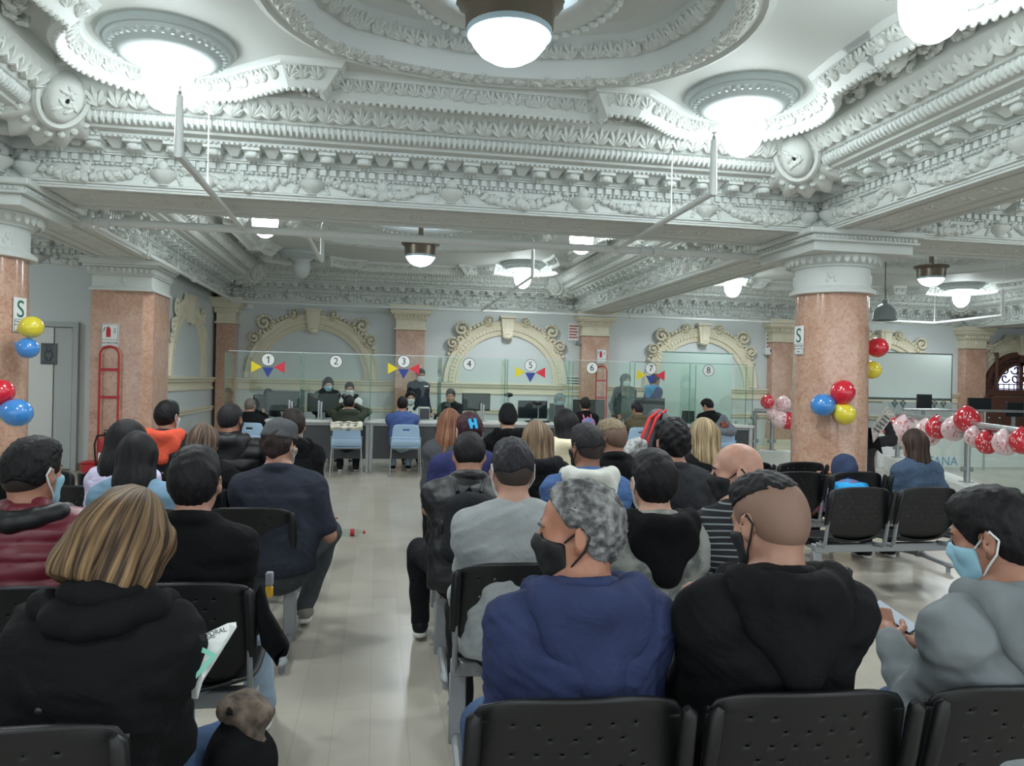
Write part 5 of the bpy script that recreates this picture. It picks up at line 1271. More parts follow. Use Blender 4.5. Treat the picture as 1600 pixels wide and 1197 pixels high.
    Tf = Field(lo, arr(hi[0], hi[1], hipz + .14), max(near, .010)); Tf.cone(P0 + arr(0, 0, -.02), P0 + arr(0, 0, .05), .155 * fat, .15 * fat, .05, (arr(0, 1, 0), 1.25))
    for hp, kn, an in LG: Tf.cone(hp, kn, .092 * fat ** .5, .070, .05); Tf.cone(kn, an + arr(0, 0, .0), .070, .056, .03)
    Tf.bumpy(.005, 30, seed + 9); Tf.build('trousers', tr, t)
    for hp, kn, an in LG:
        Sf = Field(an - .14, an + arr(.14, .26, .1), max(near, .010)); Sf.cone(an + arr(0, -.02, -.045), an + arr(0, .06, -.055), .042, .040, .03); Sf.cone(an + arr(0, .05, -.055), an + arr(0, .14, -.062), .042, .032, .03, (arr(0, 0, 1), 1.2)); Sf.cone(an + arr(0, -.01, -.03), an + arr(0, .0, .02), .045, .044, .02)
        X, Y, Z = Sf.grid(); Sf.cut(an[2] - .098 - Z + 0 * X + 0 * Y); so = Sf.build('shoe', shoe or SHOE_B, t)
        Sf = Field(an - .14, an + arr(.14, .26, .0), max(near, .010)); Sf.cone(an + arr(0, -.025, -.075), an + arr(0, .14, -.075), .044, .038, .02); X, Y, Z = Sf.grid(); Sf.cut(Z - an[2] + .07 + 0 * X + 0 * Y).cut(an[2] - .1 - Z + 0 * X + 0 * Y); Sf.build('sole', SOLE, so)
    # ---------------- hair and headwear, in the head's own frame
    hv = max(.0055, near * .8); hm = hairm(hcol, hhi)
    def hf(lo_=(-.16, -.2, -.2), hi_=(.16, .2, .17)): return Field(lo_, hi_, hv)
    def scalp(f, th, k=.03): f.ell((0, -.012, .030), (.076 + th, .096 + th, .087 + th), None, k); f.ell((0, -.045, -.005), (.068 + th, .062 + th, .078 + th), None, k)
    def front(f, off=0.): X, Y, Z = f.grid(); f.cut(.85 * Y - .526 * Z - .033 - off + 0 * X)
    def earcut(f):
        for sg in (-1, 1): f.ell((sg * .094, .002, -.020), (.034, .030, .046), None, .01, 's')
    def cutz(f, z, tilt=0.): X, Y, Z = f.grid(); f.cut(z + tilt * Y - Z + 0 * X)
    def put(f, nm, mm, par=t): return f.build(nm, mm, par, Rh, h)
    STRAND[:] = [hair]
    if hair in ('short', 'crop', 'curly', 'grey'):
        f = hf(); th = {'short': .012, 'crop': .006, 'curly': .020, 'grey': .014}[hair]; scalp(f, th)
        if hair == 'curly': f.ell((0, .02, .09), (.075, .075, .045)); f.bumpy(.007, 90, seed + 3); f.bumpy(.004, 240, seed + 4)
        elif hair == 'short': f.ell((0, .015, .085), (.066, .075, .042)); f.bumpy(.0022, 260, seed + 3); f.bumpy(.0018, 110, seed + 5)
        else: f.bumpy(.0012 if hair == 'crop' else .006, 280 if hair == 'crop' else 190, seed + 3)
        front(f, -.030 if hair == 'grey' else 0); earcut(f); cutz(f, -.082, .10); put(f, 'hair', hm)
    elif hair == 'fade':
        f = hf(); scalp(f, .004); front(f); earcut(f); cutz(f, -.075, .1); put(f, 'shaved_sides', mat('shaved_hair_%d_%d' % (sk[0], int(fk * 100)), tuple(int(v * fk + 14) for v in sk), .6, bump=(500, .3, .002)))
        f = hf(); scalp(f, .0075); f.ell((0, .02, .088), (.062, .076, .040)); f.bumpy(.0035, 250, seed + 3); front(f); X, Y, Z = f.grid(); f.cut(fz - .12 * Y + .012 * np.sin(40 * X) * np.sin(37 * Y) - Z); put(f, 'hair', hm)
    elif hair in ('long', 'bob', 'ponytail', 'up'):
        if hair == 'bob':
            f = hf((-.2, -.22, -.24), (.2, .2, .2)); scalp(f, .022); f.ell((0, -.02, -.012), (.112, .118, .128), None, .04); f.ell((0, -.035, -.08), (.112, .095, .065), None, .04)
            X, Y, Z = f.grid(); th = np.arctan2(X, -(Y + .02)); f.f = f.f + (.0045 * np.sin(th * 15 + 3 * np.sin(th * 4) + Z * 22) * np.clip((.12 - Z) * 9, 0, 1)).astype(np.float32)
            f.bumpy(.009, 34, seed + 3, .5); f.bumpy(.003, 110, seed + 4, .4); front(f, .012); X, Y, Z = f.grid(); f.ell((0, .12, -.06), (.06, .10, .10), None, .02, 's'); cutz(f, -.125, -.18); put(f, 'hair', hm)
        elif hair == 'up':
            f = hf(); scalp(f, .014); f.ell((0, -.085, .02), (.05, .045, .055), None, .03); f.bumpy(.004, 90, seed); front(f); earcut(f); cutz(f, -.085, .1); put(f, 'hair', hm)
        else:
            f = hf((-.2, -.26, -.17 - L), (.2, .2, .17)); scalp(f, .015); 
            if hair == 'long':
                f.cone((0, -.045, .0), (0, -.075, -.15), .086, .084, .03, (arr(0, 1, 0), 1.25)); f.cone((0, -.075, -.14), (.0, -.10, -.12 - L), .086, .055, .03, (arr(0, 1, 0), 2.0))
                for sg in (-1, 1): f.cone((sg * .070, -.02, .0), (sg * .082, -.055, -.17), .024, .024, .03)
            else: f.cone((0, -.10, .02), (0, -.14, -.02), .03, .035, .02); f.cone((0, -.14, -.02), (0, -.125, -.06 - L), .036, .020, .03)
            X, Y, Z = f.grid(); th = np.arctan2(X, -(Y + .0)); f.f = f.f + (.0035 * np.sin(th * 17 + 2 * np.sin(th * 5 + Z * 9)) * np.clip((.10 - Z) * 8, 0, 1)).astype(np.float32)
            f.bumpy(.0035, 45, seed + 3, .3); front(f, .006); f.ell((0, .12, -.06), (.058, .10, .10), None, .02, 's'); put(f, 'hair', hm)
    elif hair == 'beanie':
        f = hf((-.16, -.2, -.2), (.16, .2, .22)); scalp(f, .010); front(f); earcut(f); cutz(f, -.07, .1); put(f, 'hair', hm)
        f = hf((-.16, -.2, -.2), (.16, .2, .22)); scalp(f, .016); f.ell((0, -.03, .10), (.06, .065, .05)); f.bumpy(.004, 70, seed); cutz(f, -.03, .30); put(f, 'beanie', capmat or cloth('black_knit', (26, 27, 30), .95, (90, .6, .006)))
    elif hair == 'cap':
        f = hf(); scalp(f, .012); f.bumpy(.006, 90, seed); front(f); earcut(f); cutz(f, -.10, .1); put(f, 'hair', hm)
        f = hf((-.16, -.2, -.2), (.16, .26, .2)); scalp(f, .018); f.ell((0, .0, .09), (.08, .10, .05)); f.bumpy(.003, 50, seed); cutz(f, .030, -.05); f.cone((-.035, .09, .045), (-.03, .165, .03), .05, .045, .01, (arr(0, .2, 1), 6.)); f.cone((.035, .09, .045), (.03, .165, .03), .05, .045, .01, (arr(0, .2, 1), 6.))
        cp = put(f, 'cap', capmat or cloth('dark_grey_cap', (70, 72, 74), .9)); g = hf(); g.ell((0, -.012, .145), (.012, .012, .007)); put(g, 'cap_button', capmat or MATS['dark_grey_cap'], cp)
    elif hair == 'hoodup':
        f = hf((-.2, -.22, -.24), (.2, .2, .2)); f.ell((0, -.015, .02), (.098, .118, .118), None, .04); f.cone((0, -.03, -.04), (0, -.04, -.17), .095, .10, .05); f.bumpy(.006, 34, seed); front(f, .03); f.ell((0, .13, -.05), (.062, .11, .11), None, .02, 's'); put(f, 'raised_hood', capmat or top)
    if mask:
        f = Field((-.12, 0, -.16), (.12, .16, .05), hv); head_prims(f, (np.eye(3), arr(0, 0, 0)), False, False); f.f -= .006; f.ell((0, .085, -.05), (.030, .026, .05), None, .02); X, Y, Z = f.grid()
        f.cut(Z + .012 - .25 * (Y - .06) + 0 * X).cut(-.118 - Z + 0 * X + 0 * Y).cut(.028 + .3 * (Z + .06) * 0 - Y + 0 * X + 0 * Z); mo = put(f, 'face_mask', mask)
        for sg in (-1, 1):
            m = MB()
            for z0, z1 in ((-.022, .018), (-.095, -.038)):
                pts = [(sg * .062, .034, z0), (sg * .078, .008, z0 * .5 + z1 * .5), (sg * .088, -.022, z1), (sg * .086, -.036, -.006)]
                m.tube([h + Rh @ arr(*p) for p in pts], .0028, 6)
            m.build('ear_loop', mask if mask is not MASKL else MASKW, mo)
    if near < .009 and hair != 'none':
        for sg in (-1, 1):
            m = MB(); m.ell(h + Rh @ arr(sg * .032, .0815, .001), (.0105, .0105, .0105), 12, 8); m.build('eye', EYEM, t)
            m = MB(); m.tube([h + Rh @ arr(*p) for p in ((sg * .016, .090, .022), (sg * .032, .092, .028), (sg * .050, .078, .022))], [.003, .004, .002], 6); m.build('eyebrow', hairm(hcol), t)
    t['_h'] = 0; del t['_h']
    PJ[label] = dict(h=h, N=N, Sh=Sh, EW=EW, Rh=Rh, t=t, rz=rz, hip=hip, P0=P0, C=C_, LG=LG, bk=bk)
    return t
EYEM = mat('dark_eye', (46, 34, 28), .15)
PJ = {}; STRAND = ['']
def ring(f, N, drape=True):
    """a hood lying down round the neck and over the shoulders"""
    pts = [(-.07, .085, -.035), (-.115, .03, .015), (-.115, -.05, .03), (-.06, -.105, .02), (.0, -.12, .012), (.06, -.105, .02), (.115, -.05, .03), (.115, .03, .015), (.07, .085, -.035)]
    for p, q in zip(pts[:-1], pts[1:]): f.cone(N + arr(*p), N + arr(*q), .032, .032, .03)
    if not drape: return
    f.ell(N + arr(0, -.108, -.055), (.135, .030, .085), rx3(.16), .05)
    for sg in (-1, 1):
        f.cone(N + arr(sg * .125, -.075, .0), N + arr(sg * .02, -.132, -.19), .026, .018, .05, (arr(0, 1, .2), 1.5)); f.cone(N + arr(sg * .06, -.10, -.02), N + arr(sg * .01, -.130, -.17), .03, .02, .05, (arr(0, 1, .2), 1.6))
def world(lbl, p):
    q = PJ[lbl]; c, s_ = math.cos(q['rz']), math.sin(q['rz']); return arr(q['hip'][0] + c * p[0] - s_ * p[1], q['hip'][1] + s_ * p[0] + c * p[1], p[2])
# ================================================================== the people
def J(n, rgb, **k): return cloth(n, rgb, **k)
C_BLACK = J('black_jacket_cloth', (13, 14, 16)); C_BLACK2 = J('soft_black_cloth', (9, 10, 12)); C_NAVY = J('navy_hoodie_cloth', (44, 52, 84)); C_GREYT = J('grey_tshirt_cloth', (142, 146, 148)); C_GREYH = J('grey_hoodie_cloth', (112, 118, 122), b=(7, .4, .02, 3, .5))
C_MAROON = mat('maroon_nylon', (104, 32, 46), .45, bump=(12, .2, .01)); C_BLKNY = mat('black_nylon', (18, 19, 23), .5, bump=(12, .25, .012))
# front rows
person(902, 828, 1.96, 'grey haired man in navy hoodie looking left with black mask', C_NAVY, rz=.10, lean=.05, yaw=1.15, pitch=.12, hair='grey', hcol=(70, 70, 72), hhi=(150, 150, 150), sk=(176, 122, 98), topkind='hoodie', hood='own', sw=1.12, fat=1.08, mask=MASKB, tr=DENIM, arms='lap')
person(1200, 815, 1.98, 'man with shaved sides and black top hair in black jacket', C_BLACK, rz=.0, lean=.0, yaw=.28, pitch=.30, hair='fade', sk=(176, 132, 112), topkind='jacket', hood='own', sw=1.18, fat=1.15, mask=MASKB, tr=DENIM_L, arms='phone')
person(1552, 838, 2.0, 'man in grey hoodie with light blue mask holding a phone', C_GREYH, rz=.12, lean=.0, yaw=.45, pitch=.30, hair='short', sk=(164, 116, 94), topkind='hoodie', hood='own', sw=1.15, fat=1.05, mask=MASKL, tr=DENIM, arms=((-.03, .31, .775), (.10, .30, .74)), hand='phone')
person(195, 852, 1.85, 'woman with streaked blond bob in a black coat', C_BLACK, rz=-.1, lean=.10, yaw=-.25, pitch=.40, roll=.16, side=.09, collar=.055, hair='bob', hcol=(52, 38, 28), hhi=(150, 122, 88), sk=(186, 140, 116), topkind='coat', sw=.86, fat=.95, tr=DENIM, arms=('lap', (.06, .34, .70)), hood='own', drape=False, legs={1: ((.26, .44, .47), (.24, .42, .1))})
person(52, 738, 2.75, 'man in a maroon puffer jacket with a light blue mask', C_MAROON, rz=.0, lean=.06, yaw=-.35, pitch=.08, hair='fade', fz=-.045, fk=.16, sk=(170, 122, 100), topkind='puffer', quilt=.062, hood=C_BLKNY, drape=False, sw=1.12, fat=1.1, mask=MASKL)
person(305, 752, 2.78, 'black haired man in a black jacket seen straight from behind', C_BLACK2, lean=.02, yaw=.0, pitch=.05, hair='short', sk=(186, 140, 122), topkind='jacket', sw=.95, tr=DENIM_L, collar=.03, legs={1: ((.15, .42, .48), (.18, .55, .1))})
person(800, 733, 3.12, 'man in plain grey t-shirt with dark cropped hair', C_GREYT, rz=.05, lean=.05, yaw=.0, pitch=.12, hair='fade', fz=-.02, fk=.22, hcol=(30, 30, 34), sk=(190, 146, 126), topkind='hoodie', sw=1.08, fat=1.12, mask=MASKW, collar=.0, tr=BLKTR)
C_CAMO = mat('pale_camouflage_sweat', (150, 152, 146), .85, vary=(9, (92, 96, 92), .45, .58), bump=(260, .2, .002))
person(1020, 752, 3.08, 'black haired man in pale camouflage sweatshirt with black hood', C_CAMO, lean=.04, yaw=-.03, pitch=.06, hair='short', sk=(206, 160, 140), topkind='hoodie', hood=C_BLACK2, sw=1.0, mask=MASKW)
C_STRIPE = stripes('black_white_striped_knit', (28, 30, 34), (128, 134, 138), 13, 'Z', .85, .84)
person(1150, 737, 3.2, 'bald man in striped black shirt looking left with black mask', C_STRIPE, rz=.15, lean=.02, yaw=1.0, pitch=.12, hair='bald', sk=(196, 148, 128), topkind='hoodie', sw=1.22, fat=1.35, mask=MASKB, collar=.0)
# second group
C_BLUES = J('blue_sleeve_cloth', (70, 96, 140)); C_OFFW = J('off_white_hood_cloth', (188, 188, 182))
person(916, 698, 4.22, 'man with off-white hood over blue sweatshirt, dark cropped hair', C_BLUES, lean=.05, yaw=.35, pitch=.06, hair='fade', fz=-.015, fk=.22, hcol=(30, 29, 32), sk=(148, 104, 84), topkind='hoodie', hood=C_OFFW, sw=1.12, fat=1.05, mask=MASKB)
person(733, 712, 4.2, 'man in black jacket hunched forward under a black backpack', C_BLKNY, rz=-.1, lean=.22, yaw=.0, pitch=.65, hair='short', sk=(170, 124, 104), topkind='jacket', sw=1.08, fat=1.08, collar=.03, arms='phone', legs={-1: ((-.27, .46, .54), (-.26, .56, .12)), 1: ((.10, .5, .5), (.10, .5, .1))})
person(1050, 690, 4.4, 'man with tousled black hair in a dark charcoal sweater', J('charcoal_sweater', (40, 41, 45)), lean=.04, yaw=.0, pitch=.08, hair='curly', sk=(186, 140, 118), topkind='hoodie', sw=1.1, fat=1.05, collar=.01)
person(438, 694, 4.3, 'large man in grey cap and dark t-shirt beside the aisle', J('dark_navy_tee', (40, 44, 54)), lean=.06, yaw=-.5, pitch=.15, hair='cap', hcol=(40, 32, 30), sk=(178, 132, 112), topkind='tshirt', sw=1.2, fat=1.3, mask=cloth('patterned_face_mask', (190, 188, 182), .7, rgb2=(70, 70, 76), sc=60), tr=GREYTR, arms=('lap', (.26, .26, .68)), legs={1: ((.26, .38, .59), (.12, .48, .12)), -1: ((-.2, .4, .5), (-.2, .42, .1))}, shoe=cloth('grey_sneaker', (120, 118, 112), .7))
person(215, 712, 4.1, 'woman with long black hair and a pale denim jacket', J('pale_denim_jacket', (104, 132, 152)), rz=.0, lean=.05, yaw=.1, pitch=.25, hair='long', L=.12, sk=(190, 146, 124), sw=.92, fat=.95, topkind='jacket', tr=DENIM)
person(201, 690, 4.5, 'woman with black hair and lavender top leaning right', J('lavender_top', (186, 180, 206)), rz=-.3, lean=.12, yaw=-.4, pitch=.25, roll=-.12, hair='long', L=.06, sk=(186, 140, 118), sw=.9, fat=.95, topkind='hoodie', collar=0)
person(319, 692, 5.1, 'woman with streaked brown hair and dark clothes', C_BLACK2, lean=.06, yaw=-.3, pitch=.2, hair='long', L=.05, hcol=(46, 36, 32), hhi=(140, 116, 96), sk=(176, 130, 108), sw=.92, topkind='coat')
person(361, 655, 5.8, 'man in a quilted black jacket with mask loops', C_BLKNY, lean=.06, yaw=-.35, pitch=.1, hair='crop', hcol=(28, 27, 30), sk=(166, 118, 96), topkind='puffer', quilt=.09, hood='own', mask=MASKB, sw=1.05)
person(262, 650, 6.3, 'man with orange hood collar and black cropped hair', J('dark_sleeve_cloth', (34, 36, 42)), lean=.04, yaw=-.3, pitch=.05, hair='short', sk=(170, 122, 100), topkind='jacket', hood=J('orange_red_hood', (206, 84, 62)), mask=MASKW)
person(458, 664, 5.9, 'dark haired person in black half hidden behind the grey cap', C_BLACK2, lean=.10, yaw=.2, pitch=.2, hair='short', hcol=(34, 28, 26), sk=(176, 130, 108), topkind='coat', hood='own')
person(838, 688, 5.0, 'woman with brown blond hair and black fur collar', J('black_fur', (22, 23, 27), b=(60, .8, .02)), lean=.06, yaw=.1, pitch=.12, hair='long', L=.05, hcol=(86, 66, 50), hhi=(160, 136, 110), sk=(190, 146, 124), sw=.95, topkind='coat', hood='own', folds=.014)
person(956, 684, 5.15, 'man with greying cropped hair and black coat', C_BLACK2, lean=.04, yaw=.5, pitch=.08, hair='fade', fz=.045, fk=.55, hcol=(104, 92, 72), sk=(176, 130, 108), topkind='coat', mask=MASKB, sw=1.1, collar=.035)
person(1099, 682, 5.3, 'woman with long straight blond hair in a black jacket', C_BLACK2, lean=.06, yaw=.0, pitch=.1, hair='long', L=.20, hcol=(108, 88, 62), hhi=(198, 178, 142), sk=(196, 152, 130), sw=.92, topkind='jacket')
person(733, 674, 5.15, 'person with burgundy hair and bright blue hair clip', J('navy_tshirt_cloth', (42, 46, 84)), lean=.05, yaw=.1, pitch=.18, hair='short', hcol=(40, 20, 28), hhi=(74, 34, 44), sk=(186, 140, 120), topkind='tshirt', sw=1.25, fat=1.4, mask=MASKW, arms='side')
person(703, 662, 6.5, 'woman with long copper brown hair in grey jacket', J('grey_jacket_cloth', (70, 72, 76)), lean=.06, yaw=-.35, pitch=.2, hair='long', L=.14, hcol=(92, 58, 42), hhi=(158, 110, 84), sk=(196, 150, 130), sw=.95, topkind='jacket')
person(793, 653, 7.6, 'person in a black beanie and black hoodie', C_BLACK2, lean=.05, yaw=.0, pitch=.1, hair='beanie', sk=(186, 142, 120), topkind='hoodie', hood='own')
person(883, 664, 6.2, 'dark haired person with cream hood down the back', J('cream_hoodie', (206, 196, 168)), lean=.06, yaw=.25, pitch=.15, hair='long', L=.0, sk=(176, 130, 108), topkind='hoodie', hood='own', sw=.95)
person(1428, 693, 6.62, 'woman with long dark hair in a denim jacket on the right bench', J('mid_denim_jacket', (66, 82, 104)), rz=.1, lean=.02, yaw=-.05, pitch=.05, hair='long', L=.22, hcol=(24, 21, 22), hhi=(84, 60, 48), sk=(190, 146, 124), sw=.98, topkind='jacket', arms=('lap', (.30, .12, .66)))
person(1318, 733, 6.62, 'child with dark blue hood up and red and blue jacket', J('red_blue_child_jacket', (170, 60, 60), rgb2=(70, 150, 206), sc=9), lean=.04, yaw=-.3, pitch=.15, hair='hoodup', sw=.75, fat=.8, capmat=J('dark_blue_hood', (48, 58, 84)), hood=J('bright_blue_lining', (50, 150, 206)), topkind='jacket', legs={-1: ((-.1, .3, .46), (-.1, .32, .2)), 1: ((.1, .3, .46), (.1, .32, .2))}, arms='lap')
# clients at the counter
person(545, 630, 12.4, 'man in dark green hoodie with hands at his face at window two', J('dark_green_hoodie', (50, 56, 46)), lean=.16, yaw=0, pitch=.3, hair='short', sk=(180, 134, 112), topkind='hoodie', hood='own', arms='face', sw=1.15, fat=1.1, vox=.012)
person(629, 632, 12.65, 'man in blue sweater seated at window three', J('blue_sweater', (66, 84, 132)), lean=.12, yaw=-.1, pitch=.2, hair='short', sk=(176, 130, 108), topkind='hoodie', sw=1.25, fat=1.15, tr=DENIM_L, arms='desk', vox=.012, collar=.0)
person(391, 634, 12.28, 'grey haired person in black seated at window one', C_BLACK, lean=.1, yaw=-.15, pitch=.15, hair='crop', hcol=(104, 96, 92), hhi=(120, 112, 106), sk=(176, 134, 116), topkind='jacket', sw=1.1, fat=1.1, arms='desk')
person(914, 632, 13.1, 'person wearing a pink and blue backpack at window six', C_BLACK, lean=.08, yaw=.0, pitch=.1, hair='up', hcol=(30, 27, 28), sk=(190, 146, 124), topkind='jacket', sw=.95, arms='desk')
person(995, 640, 13.2, 'person in olive brown jacket hunched at window seven', J('olive_jacket', (92, 84, 66)), rz=.25, lean=.18, yaw=.2, pitch=.4, hair='short', hcol=(30, 24, 34), sk=(170, 124, 104), topkind='coat', hood='own', sw=1.1, fat=1.1, arms='desk')
person(1105, 634, 13.5, 'man in black leaning on the counter at window eight', C_BLACK, rz=.35, lean=.34, yaw=.2, pitch=.55, hair='short', sk=(186, 142, 120), topkind='coat', sw=1.15, fat=1.1, arms='desk', side=-.08)
# staff behind the glass
person(513, 600, 14.2, 'standing woman with black hair and light blue mask at window two', J('black_staff_coat', (28, 31, 38)), rz=PI + .2, lean=.22, yaw=.0, pitch=.4, hair='long', L=.12, sk=(206, 164, 142), stand=True, topkind='coat', mask=MASKL, sw=.95, arms='desk')
person(546, 608, 14.3, 'staff man in black vest and white sleeves at window two', J('white_shirt_cloth', (212, 214, 216)), rz=PI - .15, lean=.08, pitch=.15, yaw=.3, hair='short', sk=(176, 130, 108), topkind='hoodie', mask=MASKW, arms='desk', sw=1.0, hood=J('black_vest_cloth', (32, 34, 38)))
person(641, 622, 14.1, 'seated staff woman with dark hair and white mask at window three', MATS['white_shirt_cloth'], rz=PI + .1, lean=.08, pitch=.1, yaw=.0, hair='short', sk=(186, 142, 120), topkind='hoodie', mask=MASKW, arms='desk', sw=.95, hood=MATS['black_vest_cloth'])
person(657, 586, 15.2, 'standing man in dark uniform jacket behind window three', J('dark_uniform', (36, 44, 54)), rz=PI + .55, lean=.04, pitch=.25, yaw=-.2, hair='short', sk=(176, 128, 106), stand=True, topkind='jacket', mask=MASKW, sw=1.1, arms='down')
person(704, 618, 14.2, 'staff person with short dark hair at window four', MATS['black_vest_cloth'], rz=PI - .3, lean=.08, pitch=.3, yaw=.2, hair='short', hcol=(40, 34, 34), sk=(190, 146, 122), topkind='hoodie', arms='desk', mask=cloth('beige_face_mask', (176, 140, 116), .7))
person(419, 618, 14.4, 'staff person mostly hidden behind the monitor at window one', MATS['black_vest_cloth'], rz=PI, lean=.08, pitch=.1, hair='short', hcol=(40, 36, 38), sk=(186, 142, 120), topkind='hoodie', arms='desk')
person(978, 594, 15.3, 'standing person with white mask seen through window six divider', J('grey_green_coat', (70, 80, 82)), rz=PI + .1, lean=.04, pitch=.1, hair='hoodup', sk=(196, 152, 132), stand=True, topkind='coat', mask=MASKW, arms='down')
person(1024, 594, 15.4, 'standing man with dark hair and blue collar behind window seven', J('blue_uniform', (62, 72, 116)), rz=-PI / 2 + .3, lean=.03, pitch=.1, hair='short', hcol=(34, 34, 44), sk=(186, 132, 108), stand=True, topkind='jacket', hood=J('bright_blue_collar', (70, 150, 196)), arms='down')
person(875, 625, 14.2, 'staff person with blue mask behind window five divider', J('teal_grey_top', (120, 134, 134)), rz=PI, lean=.1, pitch=.2, hair='hoodup', sk=(190, 146, 124), topkind='hoodie', arms='desk', mask=MASKL)
person(1340, 660, 9.35, 'person reading a newspaper hidden behind the round column', J('dark_reader_jacket', (44, 42, 46)), rz=-.5, lean=.05, pitch=.2, hair='short', sk=(120, 84, 70), topkind='jacket', arms=('lap', (.36, .30, 1.12)))
# ================================================================== things held, worn and left on chairs
def sheet_thing(name, label, cat, pts, nrm_hint, curve, mtl, extra=()):
    """a paper leaf: outline points in the world, bent and given a paper thickness"""
    P = [arr(*p) for p in pts]; c = sum(P) / len(P); t = thing(name, label, cat, c)
    n = _n(np.cross(P[1] - P[0], P[2] - P[0])); n = n if n.dot(arr(*nrm_hint)) > 0 else -n
    k = len(P); th = n * .002
    m = MB(); m.add([p - c for p in P] + [p - c + th for p in P], [tuple(range(k)), tuple(range(2 * k - 1, k - 1, -1))] + [(i, (i + 1) % k, k + (i + 1) % k, k + i) for i in range(k)])
    m.build('leaf', mtl, t, 0); return t, c, n
NEWS = mat('newsprint', (196, 194, 188), .8, vary=(40, (160, 158, 154), .45, .6))
def flyer():
    a = 1.80; q = [(296, 1002), (356, 974), (369, 972), (370, 980), (338, 1026), (318, 1060), (309, 1092), (300, 1092)]
    P = [atA(x, y, a + .02 * math.sin(i)) for i, (x, y) in enumerate(q)]
    t, c, n = sheet_thing('folded_leaflet', 'white leaflet with teal stripe held by the blond woman', 'leaflet', P, (0, -1, 0), 0, PAPER)
    m = MB(); q2 = [(302, 1010), (312, 1009), (330, 1018), (339, 1024), (334, 1031), (322, 1022), (303, 1016)]; P2 = [atA(x, y, a - .025) - c for x, y in q2]; q3 = [(334, 1031), (327, 1027), (306, 1052), (306, 1061)]; P3 = [atA(x, y, a - .025) - c for x, y in q3]
    m.add(P2, [tuple(range(len(P2)))]); m.add(P3, [tuple(range(4))]); m.build('teal_stripe', mat('teal_print', (130, 206, 186), .6), t, 0)
    u = _n(atA(345, 992, a) - atA(318, 1000, a)); v = -np.cross(u, arr(0, 1, 0)); v = v if v[2] > 0 else -v; R = np.column_stack([u, v, np.cross(u, v)])
    text_obj('TEMPORAL', .016, INK, 'lettering', t, atA(328, 991, a - .026) - c, R, .0005); text_obj('DIARIAS', .012, INK, 'lettering', t, atA(322, 998, a - .026) - c, R, .0005)
flyer()
def newspaper():
    a = 8.9; q = [(1361, 668), (1386, 634), (1399, 646), (1380, 672), (1364, 692)]
    t, c, n = sheet_thing('newspaper', 'grey newspaper sticking out right of the round column', 'newspaper', [atA(x, y, a) for x, y in q], (0, -1, 0), 0, NEWS)
    m = MB()
    for k in range(5): m.add([atA(1366 + k * 4 + dx, 668 - k * 5 + dy, a - .015) - c for dx, dy in ((0, 0), (9, 7), (8, 8.4), (-1, 1.4))], [(0, 1, 2, 3)])
    m.build('printed_text', INK, t, 0)
    p = atA(1362, 682, 9.0); t = thing('shoulder_bag', 'black bag hanging at the right edge of the round column', 'bag', p)
    one(lambda m: (m.box(-.10, .05, -.05, .05, -.14, .10, .03), m.prism([(-.1, -.02), (.05, -.02), (.10, -.2), (.0, -.12)], .02, FACE_CAM, (0, -.05, 0))), 'body', C_BLACK2, t); one(lambda m: m.tube([(-.06, 0, .09), (-.06, 0, .3)], .012, 6), 'strap', C_BLACK2, t)
newspaper()
def phone():
    c = atA(1396, 964, 2.42); t = thing('smartphone', 'smartphone in the hand of the man in grey hoodie', 'phone', c, .3); R = rx3(.45) @ rz3(.25)
    one(lambda m: m.box(-.036, .036, -.072, .072, -.004, .004, .004, R), 'case', DARKP, t); one(lambda m: m.box(-.033, .033, -.066, .066, .0035, .0048, 0, R), 'screen', mat('phone_screen', (150, 158, 170), .2, emis=((150, 160, 175), .25)), t, 0)
    # the hand: palm behind the phone with bent fingers round its edge
phone()
def backpack(lbl_person, name, label, mtl, w_, h_, dp, strap, group=None, front=None):
    q = PJ[lbl_person]; Cw = q['C']; t = thing(name, label, 'backpack', tuple(world(lbl_person, Cw + arr(0, -.13 - dp * .5, -.06))), q['rz'])
    up = _n(q['N'] - q['P0']); tilt = math.atan2(up[1], up[2]); R = rx3(-tilt)
    f = Field((-w_, -dp * 1.4, -h_), (w_, dp * 1.2, h_), .012); f.cone((0, 0, -h_ * .55), (0, 0, h_ * .45), dp * .75, dp * .7, .03); f.cone((-w_ * .45, 0, -h_ * .5), (-w_ * .4, 0, h_ * .4), dp * .62, dp * .55, .04); f.cone((w_ * .45, 0, -h_ * .5), (w_ * .4, 0, h_ * .4), dp * .62, dp * .55, .04); f.bumpy(.004, 40, 3)
    b = f.build('body', mtl, t, R)
    f = Field((-w_, -dp * 2, -h_), (w_, dp, h_), .012); f.cone((-w_ * .3, -dp * .6, -h_ * .3), (w_ * .3, -dp * .6, -h_ * .3), dp * .45, dp * .45, .03); f.build('front_pocket', front or mtl, t, R)
    one(lambda m: m.tube([R @ arr(-.03, dp * .3, h_ * .7), R @ arr(0, dp * .2, h_ * .85), R @ arr(.03, dp * .3, h_ * .7)], .008, 6), 'grab_loop', strap, t)
    inv = rz3(-q['rz'])
    for k in (0, 1):
        s = k * 2 - 1; Sw = [R @ arr(s * .06, dp * .3, h_ * .7)]
        base = Cw + arr(0, -.13 - dp * .5, -.06); Sw += [q['N'] * .45 + q['Sh'][k] * .55 + arr(0, -.02, .075) - base, q['N'] * .4 + q['Sh'][k] * .6 + arr(0, .09, .0) - base, Cw * .4 + q['Sh'][k] * .6 + arr(s * .03, .13, -.1) - base]
        one(lambda m: m.tube(Sw, .022, 8, flat=.45), 'shoulder_strap', strap, t, 60)
    return t
backpack('man in black jacket hunched forward under a black backpack', 'backpack', 'black backpack on the hunched man beside the aisle', J('black_backpack_cloth', (30, 32, 35)), .17, .24, .10, C_BLKNY)
